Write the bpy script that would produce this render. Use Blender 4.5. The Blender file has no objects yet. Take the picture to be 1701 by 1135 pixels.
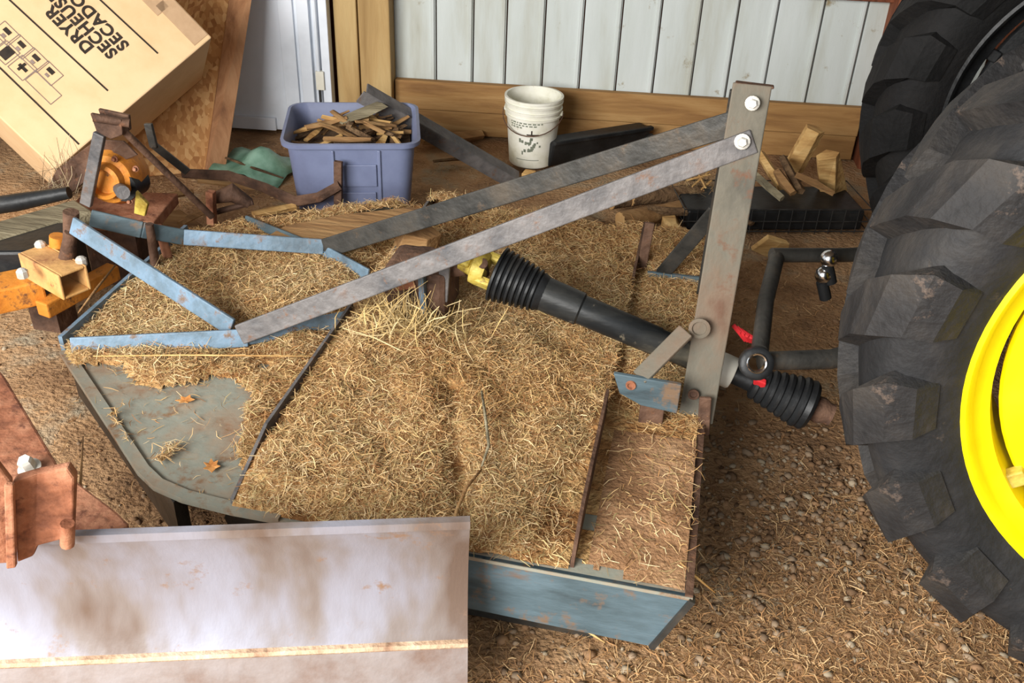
import bpy, bmesh, math, random
import numpy as np
from mathutils import Vector, Matrix

random.seed(7); RNG = np.random.default_rng(7)
SC = bpy.context.scene
COL = SC.collection

# ------------------------------------------------------------------ camera
IMG_W, IMG_H, FOC = 1701, 1135, 1600.0
CAM_H = 1.75
def cam_axes(yaw, pitch, roll):
    y, p, r = (math.radians(v) for v in (yaw, pitch, roll))
    fwd = Vector((-math.sin(y)*math.cos(p), math.cos(y)*math.cos(p), -math.sin(p)))
    right = Vector((math.cos(y), math.sin(y), 0)); up = right.cross(fwd)
    return right*math.cos(r)+up*math.sin(r), up*math.cos(r)-right*math.sin(r), fwd
CR, CU, CF = cam_axes(10.5, 32.5, 2.55)
CPOS = Vector((0, 0, CAM_H))
cd = bpy.data.cameras.new('camera'); cam = bpy.data.objects.new('camera', cd); COL.objects.link(cam)
cd.sensor_width = 36.0; cd.lens = 36.0*FOC/IMG_W; cd.clip_start = .02
cam.matrix_world = Matrix(((CR.x, CU.x, -CF.x, CPOS.x), (CR.y, CU.y, -CF.y, CPOS.y), (CR.z, CU.z, -CF.z, CPOS.z), (0, 0, 0, 1)))
SC.camera = cam

# ------------------------------------------------------------------ light
w = bpy.data.worlds.new('sky'); SC.world = w; w.use_nodes = True
bg = w.node_tree.nodes['Background']
bg.inputs[0].default_value = (.93, .97, 1.0, 1); bg.inputs[1].default_value = .58
def area(name, loc, target, sx, sy, power, col):
    l = bpy.data.lights.new(name, 'AREA'); l.shape = 'RECTANGLE'; l.size = sx; l.size_y = sy; l.energy = power; l.color = col
    o = bpy.data.objects.new(name, l); COL.objects.link(o); o.location = loc
    o.rotation_euler = (Vector(target)-Vector(loc)).to_track_quat('-Z', 'Y').to_euler()
    return o
area('daylight_front_doorway', (-2.3, -2.0, 2.35), (-.8, 2.2, .3), 3.2, 2.0, 270, (1, .98, .95))
SC.view_settings.view_transform = 'Standard'; SC.view_settings.look = 'None'
SC.view_settings.gamma = 1.0; SC.view_settings.use_curve_mapping = False
SC.view_settings.exposure = .98

# ------------------------------------------------------------------ pixel -> place
def ray(x, y): return CR*((x-IMG_W/2)/FOC) - CU*((y-IMG_H/2)/FOC) + CF
def atz(x, y, z=0.0):
    d = ray(x, y); return CPOS + d*((z-CAM_H)/d.z)
def aty(x, y, Y):
    d = ray(x, y); return CPOS + d*(Y/d.y)
WALL_A = Vector((-1.364, 4.554, 0)); WALL_T = math.radians(7.37)
WD = Vector((math.cos(WALL_T), math.sin(WALL_T), 0)); WN = Vector((math.sin(WALL_T), -math.cos(WALL_T), 0))
def wp(s, off, z): return WALL_A + WD*s + WN*off + Vector((0, 0, z))

# ------------------------------------------------------------------ materials
def lin(c):
    return tuple(((v/255)/12.92 if v/255 <= .04045 else ((v/255+.055)/1.055)**2.4) for v in c)
def mk(name, cols, scale=6, rough=.7, metal=0.0, bump=.0, stretch=(1, 1, 1), detail=6, pos=None, bscale=None, spec=.3, attr=False, dist=0.0, rvar=0.0, wear=None):
    """noise-mixed colours (sRGB triples) over object coordinates"""
    m = bpy.data.materials.new(name); m.use_nodes = True
    nt = m.node_tree; N = nt.nodes; L = nt.links
    b = N['Principled BSDF']; b.inputs['Roughness'].default_value = rough; b.inputs['Metallic'].default_value = metal
    b.inputs['Specular IOR Level'].default_value = spec
    if attr:
        a = N.new('ShaderNodeAttribute'); a.attribute_name = 'tint'; L.new(a.outputs['Color'], b.inputs['Base Color']); return m
    tc = N.new('ShaderNodeTexCoord'); mp = N.new('ShaderNodeMapping'); mp.inputs['Scale'].default_value = stretch
    oi = N.new('ShaderNodeObjectInfo'); va = N.new('ShaderNodeVectorMath'); va.operation = 'ADD'   # so alike pieces do not repeat one pattern
    L.new(tc.outputs['Object'], va.inputs[0]); L.new(oi.outputs['Location'], va.inputs[1]); L.new(va.outputs[0], mp.inputs['Vector'])
    n = N.new('ShaderNodeTexNoise'); n.inputs['Scale'].default_value = scale; n.inputs['Detail'].default_value = detail
    n.inputs['Roughness'].default_value = .62; n.inputs['Distortion'].default_value = dist
    L.new(mp.outputs[0], n.inputs['Vector'])
    r = N.new('ShaderNodeValToRGB'); L.new(n.outputs['Fac'], r.inputs[0])
    k = len(cols); pos = pos or ([.5] if k == 1 else [.32+.36*i/(k-1) for i in range(k)])
    el = r.color_ramp.elements
    while len(el) < k: el.new(.5)
    while len(el) > k: el.remove(el[-1])
    for i in range(k): el[i].position = pos[i]; el[i].color = (*lin(cols[i]), 1)
    if wear:    # (colour, threshold, scale): blotches of rust or dirt with crisp edges
        wn_ = N.new('ShaderNodeTexNoise'); wn_.inputs['Scale'].default_value = wear[2]; wn_.inputs['Detail'].default_value = 9; wn_.inputs['Roughness'].default_value = .7
        L.new(va.outputs[0], wn_.inputs['Vector'])
        mr0 = N.new('ShaderNodeMapRange'); mr0.inputs[1].default_value = wear[1]; mr0.inputs[2].default_value = wear[1]+.10; L.new(wn_.outputs['Fac'], mr0.inputs[0])
        mx = N.new('ShaderNodeMix'); mx.data_type = 'RGBA'; L.new(mr0.outputs[0], mx.inputs[0]); L.new(r.outputs[0], mx.inputs[6]); mx.inputs[7].default_value = (*lin(wear[0]), 1)
        L.new(mx.outputs[2], b.inputs['Base Color'])
    else: L.new(r.outputs[0], b.inputs['Base Color'])
    if rvar:
        mr = N.new('ShaderNodeMapRange'); mr.inputs[1].default_value = .35; mr.inputs[2].default_value = .65
        mr.inputs[3].default_value = rough-rvar; mr.inputs[4].default_value = min(1, rough+rvar)
        L.new(n.outputs['Fac'], mr.inputs[0]); L.new(mr.outputs[0], b.inputs['Roughness'])
    if bump:
        n2 = N.new('ShaderNodeTexNoise'); n2.inputs['Scale'].default_value = bscale or scale*4; n2.inputs['Detail'].default_value = 5
        L.new(mp.outputs[0], n2.inputs['Vector'])
        bp = N.new('ShaderNodeBump'); bp.inputs['Strength'].default_value = bump; bp.inputs['Distance'].default_value = .02
        L.new(n2.outputs['Fac'], bp.inputs['Height']); L.new(bp.outputs[0], b.inputs['Normal'])
    return m
M = {}
M['dirt'] = mk('dirt_floor', [(120, 92, 66), (154, 119, 85), (176, 140, 102), (162, 148, 124)], 3.2, .95, bump=.8, bscale=60)
M['hay'] = mk('hay_bed', [(116, 78, 42), (164, 118, 70), (194, 156, 104), (168, 142, 88)], 9, .95, bump=1.0, bscale=70)
M['dust'] = mk('dusty_deck', [(126, 92, 62), (156, 118, 84), (176, 140, 104)], 7, .95, bump=.5, bscale=80)
M['strand'] = mk('straw_strand', [], rough=.8, attr=True)
M['gravel'] = mk('gravel', [], rough=.9, attr=True)
M['blue'] = mk('worn_blue_paint', [(52, 62, 66), (72, 88, 94), (86, 104, 112), (108, 86, 70)], 7, .6, 0, bump=.2, pos=[.3, .45, .6, .70], spec=.4, stretch=(.5, 1, 1.6), wear=((112, 90, 70), .54, 12))
M['bluebright'] = mk('bright_blue_paint', [(72, 84, 92), (92, 112, 126), (112, 138, 160), (118, 96, 80)], 9, .5, 0, bump=.15, pos=[.3, .45, .6, .73], spec=.5, wear=((108, 88, 72), .54, 18))
M['deck'] = mk('weathered_deck_steel', [(132, 98, 72), (142, 130, 112), (134, 136, 124), (150, 136, 116), (128, 92, 66)], 5, .8, 0, bump=.2, pos=[.3, .42, .52, .62, .75], wear=((126, 94, 66), .55, 9))
M['greysteel'] = mk('grey_worn_steel', [(74, 74, 76), (98, 95, 94), (116, 112, 110), (110, 86, 72)], 10, .55, .15, bump=.25, pos=[.3, .45, .6, .74], wear=((112, 84, 66), .57, 22))
M['mast'] = mk('rust_worn_mast', [(80, 77, 68), (102, 97, 85), (110, 93, 77), (94, 66, 50)], 5, .7, .05, bump=.3, pos=[.32, .45, .58, .72], stretch=(1, 1, .6), wear=((104, 74, 56), .58, 12))
M['darksteel'] = mk('dark_grey_steel', [(44, 44, 42), (66, 64, 60), (84, 76, 66)], 8, .5, .3, bump=.2, wear=((92, 76, 60), .6, 20))
M['rust'] = mk('rust', [(98, 58, 40), (142, 90, 64), (166, 116, 88), (126, 74, 54)], 8, .8, .0, bump=.4, wear=((104, 64, 48), .55, 20))
M['rustdark'] = mk('dark_rust', [(60, 44, 36), (92, 68, 54), (116, 88, 70)], 10, .75, .2, bump=.4, wear=((120, 84, 62), .58, 24))
M['blade'] = mk('polished_blade_steel', [(108, 92, 82), (128, 119, 115), (142, 141, 150), (156, 160, 176)], 2.6, .42, .15, bump=.05, pos=[.36, .45, .54, .70], bscale=120, rvar=.08, spec=.5, stretch=(1.4, 1.4, .5), detail=4, wear=((138, 112, 92), .60, 14))  # pale cool tones put reflected daylight into the colour; browns are dirt
M['bead'] = mk('dusty_weld_bead', [(150, 118, 94), (188, 160, 132), (204, 182, 158)], 14, .8, 0, bump=.4)
M['bladeedge'] = mk('blade_edge_steel', [(126, 104, 92), (146, 136, 132), (158, 152, 152)], 6, .5, .2, bump=.2)
M['orange'] = mk('worn_orange_paint', [(150, 84, 36), (204, 128, 46), (220, 146, 60), (140, 92, 64)], 9, .55, .05, bump=.2, pos=[.28, .42, .62, .74], wear=((110, 72, 50), .56, 18))
M['tanorange'] = mk('dusty_orange_paint', [(190, 136, 70), (206, 160, 100), (176, 130, 84)], 9, .7, 0, bump=.2, wear=((140, 92, 62), .58, 20))
M['yellowcast'] = mk('yellow_casting', [(150, 124, 50), (206, 182, 84), (226, 206, 116)], 16, .5, .1, bump=.2, wear=((112, 84, 54), .58, 30))
M['rim'] = mk('yellow_rim_paint', [(240, 214, 8), (250, 228, 14), (252, 234, 30)], 4, .35, 0, spec=.4, wear=((214, 176, 30), .72, 9))
M['rubber'] = mk('tire_rubber', [(27, 28, 29), (40, 40, 41), (58, 55, 52)], 5, .66, 0, bump=.25, bscale=50, wear=((96, 84, 72), .64, 9))
M['lug'] = mk('tire_lug_rubber', [(29, 29, 30), (42, 41, 41), (60, 56, 52), (92, 78, 68)], 5, .68, 0, bump=.3, pos=[.35, .5, .66, .82], bscale=60, wear=((112, 96, 84), .62, 11))
M['shadedrubber'] = mk('shaded_tire_rubber', [(14, 14, 14), (22, 21, 21), (32, 30, 28)], 5, .8, 0, bump=.25, bscale=50)  # far tire's copy of the rubber, colour darkened for the dim back corner
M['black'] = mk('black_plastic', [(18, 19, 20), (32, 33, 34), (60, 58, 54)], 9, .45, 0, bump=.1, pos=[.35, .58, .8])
M['blacktube'] = mk('dusty_black_tube', [(30, 32, 33), (50, 50, 48), (104, 98, 84)], 12, .42, .1, bump=.1, pos=[.38, .55, .74], stretch=(.35, 1, 1), wear=((128, 118, 100), .62, 18))
M['chrome'] = mk('chrome', [(200, 200, 200), (230, 230, 230)], 8, .2, 1)
M['bolt'] = mk('zinc_bolt', [(188, 184, 174), (224, 222, 214)], 30, .4, .3)
M['white'] = mk('white_plastic', [(206, 202, 186), (228, 226, 214)], 5, .5)
M['bucket'] = mk('white_bucket_plastic', [(190, 186, 160), (222, 220, 204), (234, 232, 222)], 6, .45, wear=((176, 160, 124), .64, 14))
M['print'] = mk('grey_print', [(96, 104, 88), (130, 134, 118)], 40, .7)
M['ink'] = mk('black_ink', [(40, 34, 28), (58, 48, 40)], 30, .8)
M['fadedink'] = mk('faded_ink', [(178, 146, 112), (190, 158, 124)], 30, .8)
M['icon'] = mk('grey_pictogram_ink', [(128, 112, 104), (150, 132, 122)], 30, .8)
M['card'] = mk('cardboard', [(214, 178, 132), (226, 192, 148), (232, 200, 158)], 3, .85, bump=.05)
M['board'] = mk('white_painted_board', [(136, 130, 108), (178, 180, 170), (192, 198, 194), (200, 206, 204), (162, 156, 130)], 2.6, .6, bump=.15, stretch=(1.5, 1.5, .22), pos=[.22, .38, .5, .64, .8], wear=((142, 128, 98), .62, 9))
M['door'] = mk('white_painted_door', [(206, 212, 220), (222, 228, 236), (228, 232, 240)], 2.5, .55)
M['treated'] = mk('treated_plank', [(128, 92, 54), (152, 114, 68), (168, 132, 84)], 5, .75, bump=.25, stretch=(.25, 2, 3), dist=.6)
M['post'] = mk('timber_post', [(148, 118, 74), (172, 142, 94), (186, 160, 112)], 5, .75, bump=.25, stretch=(2, 2, .2), dist=.6)
M['redpost'] = mk('red_brown_post', [(84, 46, 30), (120, 68, 44), (140, 84, 56)], 5, .75, bump=.25, stretch=(3, 3, .25))
M['plank'] = mk('brown_leaning_plank', [(128, 88, 60), (164, 118, 82), (182, 138, 100)], 5, .75, bump=.2, stretch=(3, 3, .2), dist=.5)
M['greywood'] = mk('weathered_grey_wood', [(92, 84, 66), (128, 118, 94), (152, 142, 116)], 6, .85, bump=.4, stretch=(.4, 3, 3), dist=.5)
M['wood'] = mk('dusty_wood', [(110, 80, 50), (148, 112, 72), (170, 136, 92)], 7, .85, bump=.4, stretch=(.4, 2, 2), dist=.5)
M['splitwood'] = mk('split_firewood', [(150, 108, 60), (196, 156, 98), (216, 182, 124)], 9, .8, bump=.3, stretch=(.5, 2, 2))
M['bark'] = mk('bark', [(70, 52, 36), (104, 80, 56), (134, 108, 78)], 12, .95, bump=.8)
M['cutend'] = mk('cut_log_end', [(186, 138, 86), (214, 172, 116)], 14, .8)
M['tote'] = mk('blue_grey_tote_plastic', [(98, 104, 130), (112, 120, 148), (126, 134, 162)], 3, .4, spec=.5)
M['green'] = mk('green_plastic_sheet', [(66, 104, 84), (112, 152, 130), (146, 184, 164)], 7, .4)
M['red'] = mk('red_webbing', [(150, 24, 30), (196, 40, 44)], 12, .6)
M['wire'] = mk('dark_wire', [(54, 54, 54), (84, 84, 82)], 20, .4, .6)
M['ceil'] = mk('dark_roof_boards', [(92, 82, 70), (120, 108, 92)], 3, .9)
def osb_mat():
    m = bpy.data.materials.new('oriented_strand_board'); m.use_nodes = True; nt = m.node_tree; N = nt.nodes; L = nt.links
    b = N['Principled BSDF']; b.inputs['Roughness'].default_value = .8
    tc = N.new('ShaderNodeTexCoord'); mp = N.new('ShaderNodeMapping'); mp.inputs['Scale'].default_value = (1, 1, .5); L.new(tc.outputs['Object'], mp.inputs[0])
    v = N.new('ShaderNodeTexVoronoi'); v.inputs['Scale'].default_value = 60; L.new(mp.outputs[0], v.inputs['Vector'])
    r = N.new('ShaderNodeValToRGB'); L.new(v.outputs['Color'], r.inputs[0])
    for i, (p, c) in enumerate([(0, (150, 96, 50)), (.5, (190, 138, 82)), (1, (220, 178, 122))]):
        if i > 1: r.color_ramp.elements.new(p)
        r.color_ramp.elements[i].position = p; r.color_ramp.elements[i].color = (*lin(c), 1)
    L.new(r.outputs[0], b.inputs['Base Color']); return m
M['osb'] = osb_mat()

# ------------------------------------------------------------------ mesh building
class MB:
    def __init__(s): s.v = []; s.f = []
    def add(s, vs, fs):
        o = len(s.v); s.v += [tuple(p) for p in vs]; s.f += [tuple(i+o for i in q) for q in fs]; return s
    def hexa(s, p):  # 8 corners: bottom loop 0-3, top loop 4-7
        return s.add(p, [(3, 2, 1, 0), (4, 5, 6, 7), (0, 1, 5, 4), (1, 2, 6, 5), (2, 3, 7, 6), (3, 0, 4, 7)])
    def box(s, c, ax, ay, az):  # half-axis vectors
        c, ax, ay, az = map(Vector, (c, ax, ay, az))
        return s.hexa([c-ax-ay-az, c+ax-ay-az, c+ax+ay-az, c-ax+ay-az, c-ax-ay+az, c+ax-ay+az, c+ax+ay+az, c-ax+ay+az])
    def bar(s, a, b, wid, thk, up=(0, 0, 1)):  # flat bar; wid along 'up', thk across
        a, b = Vector(a), Vector(b); d = (b-a).normalized(); u = Vector(up); u = (u-d*u.dot(d)).normalized(); n = d.cross(u)
        return s.box((a+b)/2, (b-a)/2, n*(thk/2), u*(wid/2))
    def tube(s, pts, rad, seg=12, caps=True):
        pts = [Vector(p) for p in pts]; n = len(pts); rad = rad if hasattr(rad, '__len__') else [rad]*n
        u = None; vs = []; fs = []
        for i, p in enumerate(pts):
            d = (pts[min(i+1, n-1)]-pts[max(i-1, 0)])
            if d.length < 1e-9: d = pts[-1]-pts[0]
            d.normalize()
            if u is None: u = Vector((0, 0, 1)) if abs(d.z) < .9 else Vector((1, 0, 0))
            u = (u-d*u.dot(d)).normalized(); v = d.cross(u)
            vs += [p+(u*math.cos(2*math.pi*k/seg)+v*math.sin(2*math.pi*k/seg))*rad[i] for k in range(seg)]
        for i in range(n-1):
            for k in range(seg):
                k2 = (k+1) % seg; fs.append((i*seg+k, i*seg+k2, (i+1)*seg+k2, (i+1)*seg+k))
        if caps: fs += [tuple(range(seg-1, -1, -1)), tuple((n-1)*seg+k for k in range(seg))]
        return s.add(vs, fs)
    def lathe(s, a, axis, prof, seg=24):  # prof: (distance along axis, radius)
        a = Vector(a); d = Vector(axis).normalized()
        u = d.orthogonal().normalized(); v = d.cross(u); vs = []; fs = []; n = len(prof)
        for h, r in prof:
            vs += [a+d*h+(u*math.cos(2*math.pi*k/seg)+v*math.sin(2*math.pi*k/seg))*max(r, 1e-4) for k in range(seg)]
        for i in range(n-1):
            for k in range(seg):
                k2 = (k+1) % seg; fs.append((i*seg+k, i*seg+k2, (i+1)*seg+k2, (i+1)*seg+k))
        return s.add(vs, fs)
    def prism(s, poly, off):  # poly: 3-D loop, off: thickness vector
        off = Vector(off); n = len(poly); a = [Vector(p) for p in poly]
        fs = [tuple(range(n)), tuple(range(2*n-1, n-1, -1))]+[(i, n+i, n+(i+1) % n, (i+1) % n) for i in range(n)]
        return s.add(a+[p+off for p in a], fs)
    def build(s, name, mat, parent=None, smooth=False, bevel=0.0, origin=None, wn=True):
        V = np.array(s.v, float)
        c = Vector(origin) if origin is not None else Vector((V.min(0)+V.max(0))/2)
        me = bpy.data.meshes.new(name); me.from_pydata([tuple(Vector(p)-c) for p in s.v], [], s.f); me.update()
        bm = bmesh.new(); bm.from_mesh(me); bmesh.ops.recalc_face_normals(bm, faces=bm.faces[:]); bm.to_mesh(me); bm.free()
        me.materials.append(M[mat])
        o = bpy.data.objects.new(name, me); COL.objects.link(o)
        place(o, c, parent)
        if bevel:
            md = o.modifiers.new('bevel', 'BEVEL'); md.width = bevel; md.segments = 2; md.limit_method = 'ANGLE'
        if smooth:
            for p in me.polygons: p.use_smooth = True
            if smooth != 'all':
                me.set_sharp_from_angle(angle=math.radians(40))
        return o
WORLD = {}
def place(o, c, parent):
    c = Vector(c); WORLD[o.name] = c
    if parent is not None:
        o.parent = parent; o.location = c-WORLD[parent.name]
    else: o.location = c
def tag(o, label, cat, group=None, kind=None):
    if label: o['label'] = label
    if cat: o['category'] = cat
    if group: o['group'] = group
    if kind: o['kind'] = kind
    return o
def thing(name, label, cat, loc, group=None):
    o = bpy.data.objects.new(name, None); COL.objects.link(o); o.empty_display_size = .05
    o.location = loc; WORLD[o.name] = Vector(loc)
    return tag(o, label, cat, group)
def struct(o): o['kind'] = 'structure'; return o
def stuff(o, label, cat): return tag(o, label, cat, None, 'stuff')
def fbm(x, y, seed=0, f=1.0, octv=4):
    r = np.random.default_rng(seed); out = np.zeros_like(x, float); a = 1.0
    for i in range(octv):
        for k in range(3):
            t = r.uniform(0, 2*np.pi); ph = r.uniform(0, 6.28); ff = f*r.uniform(.7, 1.4)
            out += a*np.sin((x*np.cos(t)+y*np.sin(t))*ff+ph+1.3*np.sin((y*np.cos(t)-x*np.sin(t))*ff*.8+ph*2))/3
        a *= .55; f *= 2.1
    return out
def in_poly(px, py, poly):
    ins = np.zeros(px.shape, bool); n = len(poly)
    for i in range(n):
        x1, y1 = poly[i][:2]; x2, y2 = poly[(i+1) % n][:2]
        c = ((y1 > py) != (y2 > py)) & (px < (x2-x1)*(py-y1)/((y2-y1) if y2 != y1 else 1e-9)+x1)
        ins ^= c
    return ins
def np_mesh(name, V, F, mat, tint=None, parent=None):
    """V (n,3), F (m,k) arrays -> one object, optional per-vertex tint"""
    me = bpy.data.meshes.new(name); k = F.shape[1]
    me.vertices.add(len(V)); me.vertices.foreach_set('co', V.astype(np.float32).ravel())
    me.loops.add(F.size); me.loops.foreach_set('vertex_index', F.astype(np.int32).ravel())
    me.polygons.add(len(F)); me.polygons.foreach_set('loop_start', np.arange(0, F.size, k, dtype=np.int32))
    if tint is not None:
        a = me.attributes.new('tint', 'FLOAT_COLOR', 'POINT'); a.data.foreach_set('color', np.c_[tint, np.ones(len(tint))].astype(np.float32).ravel())
    me.update(calc_edges=True); me.validate()
    me.materials.append(M[mat]); o = bpy.data.objects.new(name, me); COL.objects.link(o); place(o, (0, 0, 0), None)
    if parent is not None: o.parent = parent; o.location = -WORLD[parent.name]
    return o
def strands(P, length, width, tilt, cols, patchy=False):
    """thin bent straw ribbons centred on points P; returns V, F, tint"""
    n = len(P); th = RNG.uniform(0, 2*np.pi, n); L = RNG.uniform(length[0], length[1], n)*RNG.choice([.5, .7, 1, 1, 1.5], n)
    el = RNG.normal(0, tilt, n); Wd = RNG.uniform(width[0], width[1], n)
    d = np.c_[np.cos(th)*np.cos(el), np.sin(th)*np.cos(el), np.sin(el)]
    s = np.c_[-np.sin(th), np.cos(th), RNG.normal(0, .5, n)]; s /= np.linalg.norm(s, axis=1)[:, None]
    bend = (RNG.normal(0, .12, n)*L)[:, None]*s; bend[:, 2] += RNG.normal(0, .06, n)*L
    up = np.maximum(0, -(d[:, 2]*-L/2))*0
    c = P.copy(); c[:, 2] += np.abs(d[:, 2])*L*.45+.001
    a = c-d*(L/2)[:, None]; b = c+d*(L/2)[:, None]; m = c+bend; hw = (Wd/2)[:, None]*s
    V = np.stack([a-hw*.6, a+hw*.6, m-hw, m+hw, b-hw*.5, b+hw*.5], 1).reshape(-1, 3)
    o = (np.arange(n)*6)[:, None]
    F = np.concatenate([o+np.array([[0, 2, 3, 1]]), o+np.array([[2, 4, 5, 3]])])
    cl = np.array([lin(q) for q in cols]); t = cl[RNG.integers(0, len(cl), n)]*RNG.uniform(.7, 1.2, n)[:, None]
    if patchy:
        g = np.clip(.5+.55*fbm(P[:, 0], P[:, 1], 77, 6, 3), 0, 1)[:, None]
        t = t*(g*np.array([[.92, .78, .62]])+(1-g)*np.array([[1.06, 1.05, 1.0]]))
    return V, F, np.clip(np.repeat(t, 6, 0), 0, 1)

# ================================================================== SETTING
def floor_z(x, y):
    x = np.asarray(x, float); y = np.asarray(y, float)
    return .012*fbm(x, y, 3, 2.2, 4)+.004*fbm(x, y, 9, 24, 2)-.012
def build_floor():
    xs = np.concatenate([np.linspace(-7, -3, 12)[:-1], np.arange(-3, 2.2, .025), np.linspace(2.2, 6, 12)])
    ys = np.concatenate([np.linspace(-5, .2, 14)[:-1], np.arange(.2, 5.0, .025), np.linspace(5.0, 6, 4)])
    X, Y = np.meshgrid(xs, ys); Z = floor_z(X, Y)
    V = np.c_[X.ravel(), Y.ravel(), Z.ravel()]; nx = len(xs); ny = len(ys)
    I = np.arange(nx*ny).reshape(ny, nx); F = np.c_[I[:-1, :-1].ravel(), I[:-1, 1:].ravel(), I[1:, 1:].ravel(), I[1:, :-1].ravel()]
    o = np_mesh('floor', V, F, 'dirt'); struct(o)
    for p in o.data.polygons: p.use_smooth = True
build_floor()

# back wall: sheathing behind, then each board as its own piece
wall = MB().box(wp(.6, -.06, 1.4), WD*3.6, WN*.03, (0, 0, 1.45)).build('wall_back', 'redpost'); struct(wall)
edges = [-.13]
px0 = [725, 785, 838, 899, 960, 1020, 1081, 1143, 1201, 1262, 1333, 1400]
def wall_s(x, y, off=0):
    d = ray(x, y); t = (WALL_A+WN*off-CPOS).dot(WN)/d.dot(WN); p = CPOS+d*t; return (p-WALL_A).dot(WD), p.z
for x in px0: edges.append(wall_s(x, 150+.07*(x-700))[0])
edges += [edges[-1]+.20, edges[-1]+.40, edges[-1]+.6]
for i in range(len(edges)-1):
    a, b = edges[i]+.003, edges[i+1]-.003
    mb = MB(); z0, z1 = .2, 2.75
    mb.box(wp((a+b)/2, -.012+random.uniform(-.002, .002), (z0+z1)/2), WD*((b-a)/2), WN*.011, (0, 0, (z1-z0)/2))
    # raised batten ridge beside each joint
    mb.box(wp(b-.014, .002, (z0+z1)/2), WD*.008, WN*.006, (0, 0, (z1-z0)/2))
    mb.build('board', 'board', wall, bevel=.003)
# plank skirting of the wall
s_l, s_r = -.12, 2.16
for nm, z0, z1, off, mt in (('trim_1', .125, .268, .035, 'treated'), ('trim_2', .0, .121, .025, 'treated')):
    struct(MB().box(wp((s_l+s_r)/2, off, (z0+z1)/2), WD*((s_r-s_l)/2), WN*.02, (0, 0, (z1-z0)/2)).build(nm, mt, bevel=.004))
struct(MB().box(wp(1.02, .03, .86), WD*1.2, WN*.022, (0, 0, .10)).build('trim_3', 'redpost', bevel=.004))
struct(MB().box(wp(-.20, .06, 1.4), WD*.075, WN*.06, (0, 0, 1.45)).build('trim_4', 'post', bevel=.006))
struct(MB().box(wp(-.335, .075, 1.4), WD*.055, WN*.05, (0, 0, 1.45)).build('trim_5', 'post', bevel=.006))
struct(MB().box(wp(2.28, .06, 1.4), WD*.10, WN*.07, (0, 0, 1.45)).build('trim_6', 'redpost', bevel=.006))
# white door left of the posts
OFFD = .14
door = struct(MB().box(wp(-1.05, OFFD, 1.15), WD*.645, WN*.02, (0, 0, 1.14)).build('door_1', 'door', bevel=.004))
def dpart(nm, s, z0, z1, hw, off, th, mt='door', bev=.003):
    return MB().box(wp(s, OFFD+off, (z0+z1)/2), WD*hw, WN*th, (0, 0, (z1-z0)/2)).build(nm, mt, door, bevel=bev)
dpart('bottom_rail', -1.06, .012, .075, .36, .03, .012)
dpart('stile', -.605, .0, 2.25, .035, .026, .01)
dpart('stile', -.52, .0, 2.25, .028, .034, .014)
dpart('edge_strip', -.425, .0, 2.25, .02, .03, .02)
MB().tube([wp(-.462, OFFD+.05, .05), wp(-.462, OFFD+.05, .24)], .007, 8).build('latch_rod', 'wire', door, True)
dpart('latch', -.455, .24, .33, .02, .05, .014, 'white')
MB().tube([wp(-.462, OFFD+.05, .33), wp(-.462, OFFD+.05, 2.2)], .009, 8).build('latch_rod', 'door', door, True)
# rest of the shed: left wall, right wall, roof
struct(MB().box((-3.35, 4.1, 1.45), (.04, 0, 0), (0, 1.2, 0), (0, 0, 1.45)).build('wall_left', 'board'))
struct(MB().box((4.3, 2.2, 1.45), (.04, 0, 0), (0, 3.2, 0), (0, 0, 1.45)).build('wall_right', 'ceil'))
struct(MB().box((3.3, -.9, 1.45), (1.0, 0, 0), (0, .04, 0), (0, 0, 1.45)).build('light_blocker_front', 'ceil'))  # unseen panel, added to block sky light from the front right
struct(MB().box((.4, 2.9, 2.95), (4.2, 0, 0), (0, 2.6, 0), (0, 0, .04)).build('ceiling', 'ceil'))

# ================================================================== ROTARY CUTTER
YC = 2.22; ZD = .30
DECK = [(.13, 1.40), (-.86, 1.405), (-.98, 1.415), (-1.06, 1.437), (-1.12, 1.475), (-1.565, 1.86), (-1.575, 2.58), (-1.12, 2.965), (-.98, 3.025), (-.86, 3.035), (.13, 3.04)]
cut = thing('rotary_cutter', 'worn blue-grey rotary mower deck with tall hitch mast, covered in hay', 'mower', (-.5, YC, 0))
deck = MB().prism([(x, y, ZD-.008) for x, y in DECK], (0, 0, .008)).build('deck', 'deck', cut)
# flat strip that stiffens the rear and near edge
def strip(pts, wid, thk, z):
    mb = MB(); n = len(pts); cx, cy = -.55, YC
    inn = []
    for i, (x, y) in enumerate(pts):
        p0 = Vector(pts[max(i-1, 0)]); p1 = Vector(pts[min(i+1, n-1)]); d = (p1-p0).normalized(); nn = Vector((-d.y, d.x))
        if nn.dot(Vector((cx-x, cy-y))) < 0: nn = -nn
        inn.append((x+nn.x*wid, y+nn.y*wid))
    for i in range(n-1):
        a, b, c, e = pts[i], pts[i+1], inn[i+1], inn[i]
        mb.hexa([(*a, z), (*b, z), (*c, z), (*e, z), (*a, z+thk), (*b, z+thk), (*c, z+thk), (*e, z+thk)])
    return mb
strip([(-.75, 1.404), (-.86, 1.405), (-.98, 1.415), (-1.06, 1.437), (-1.12, 1.475), (-1.565, 1.86)], .028, .008, ZD).build('edge_strip', 'deck', cut)
strip([(-1.566, 1.87), (-1.575, 2.57)], .012, .05, ZD).build('rear_lip', 'bluebright', cut)
strip([(.13, 1.402), (.13, 3.038)], .016, .006, ZD).build('front_lip', 'rustdark', cut)
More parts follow.
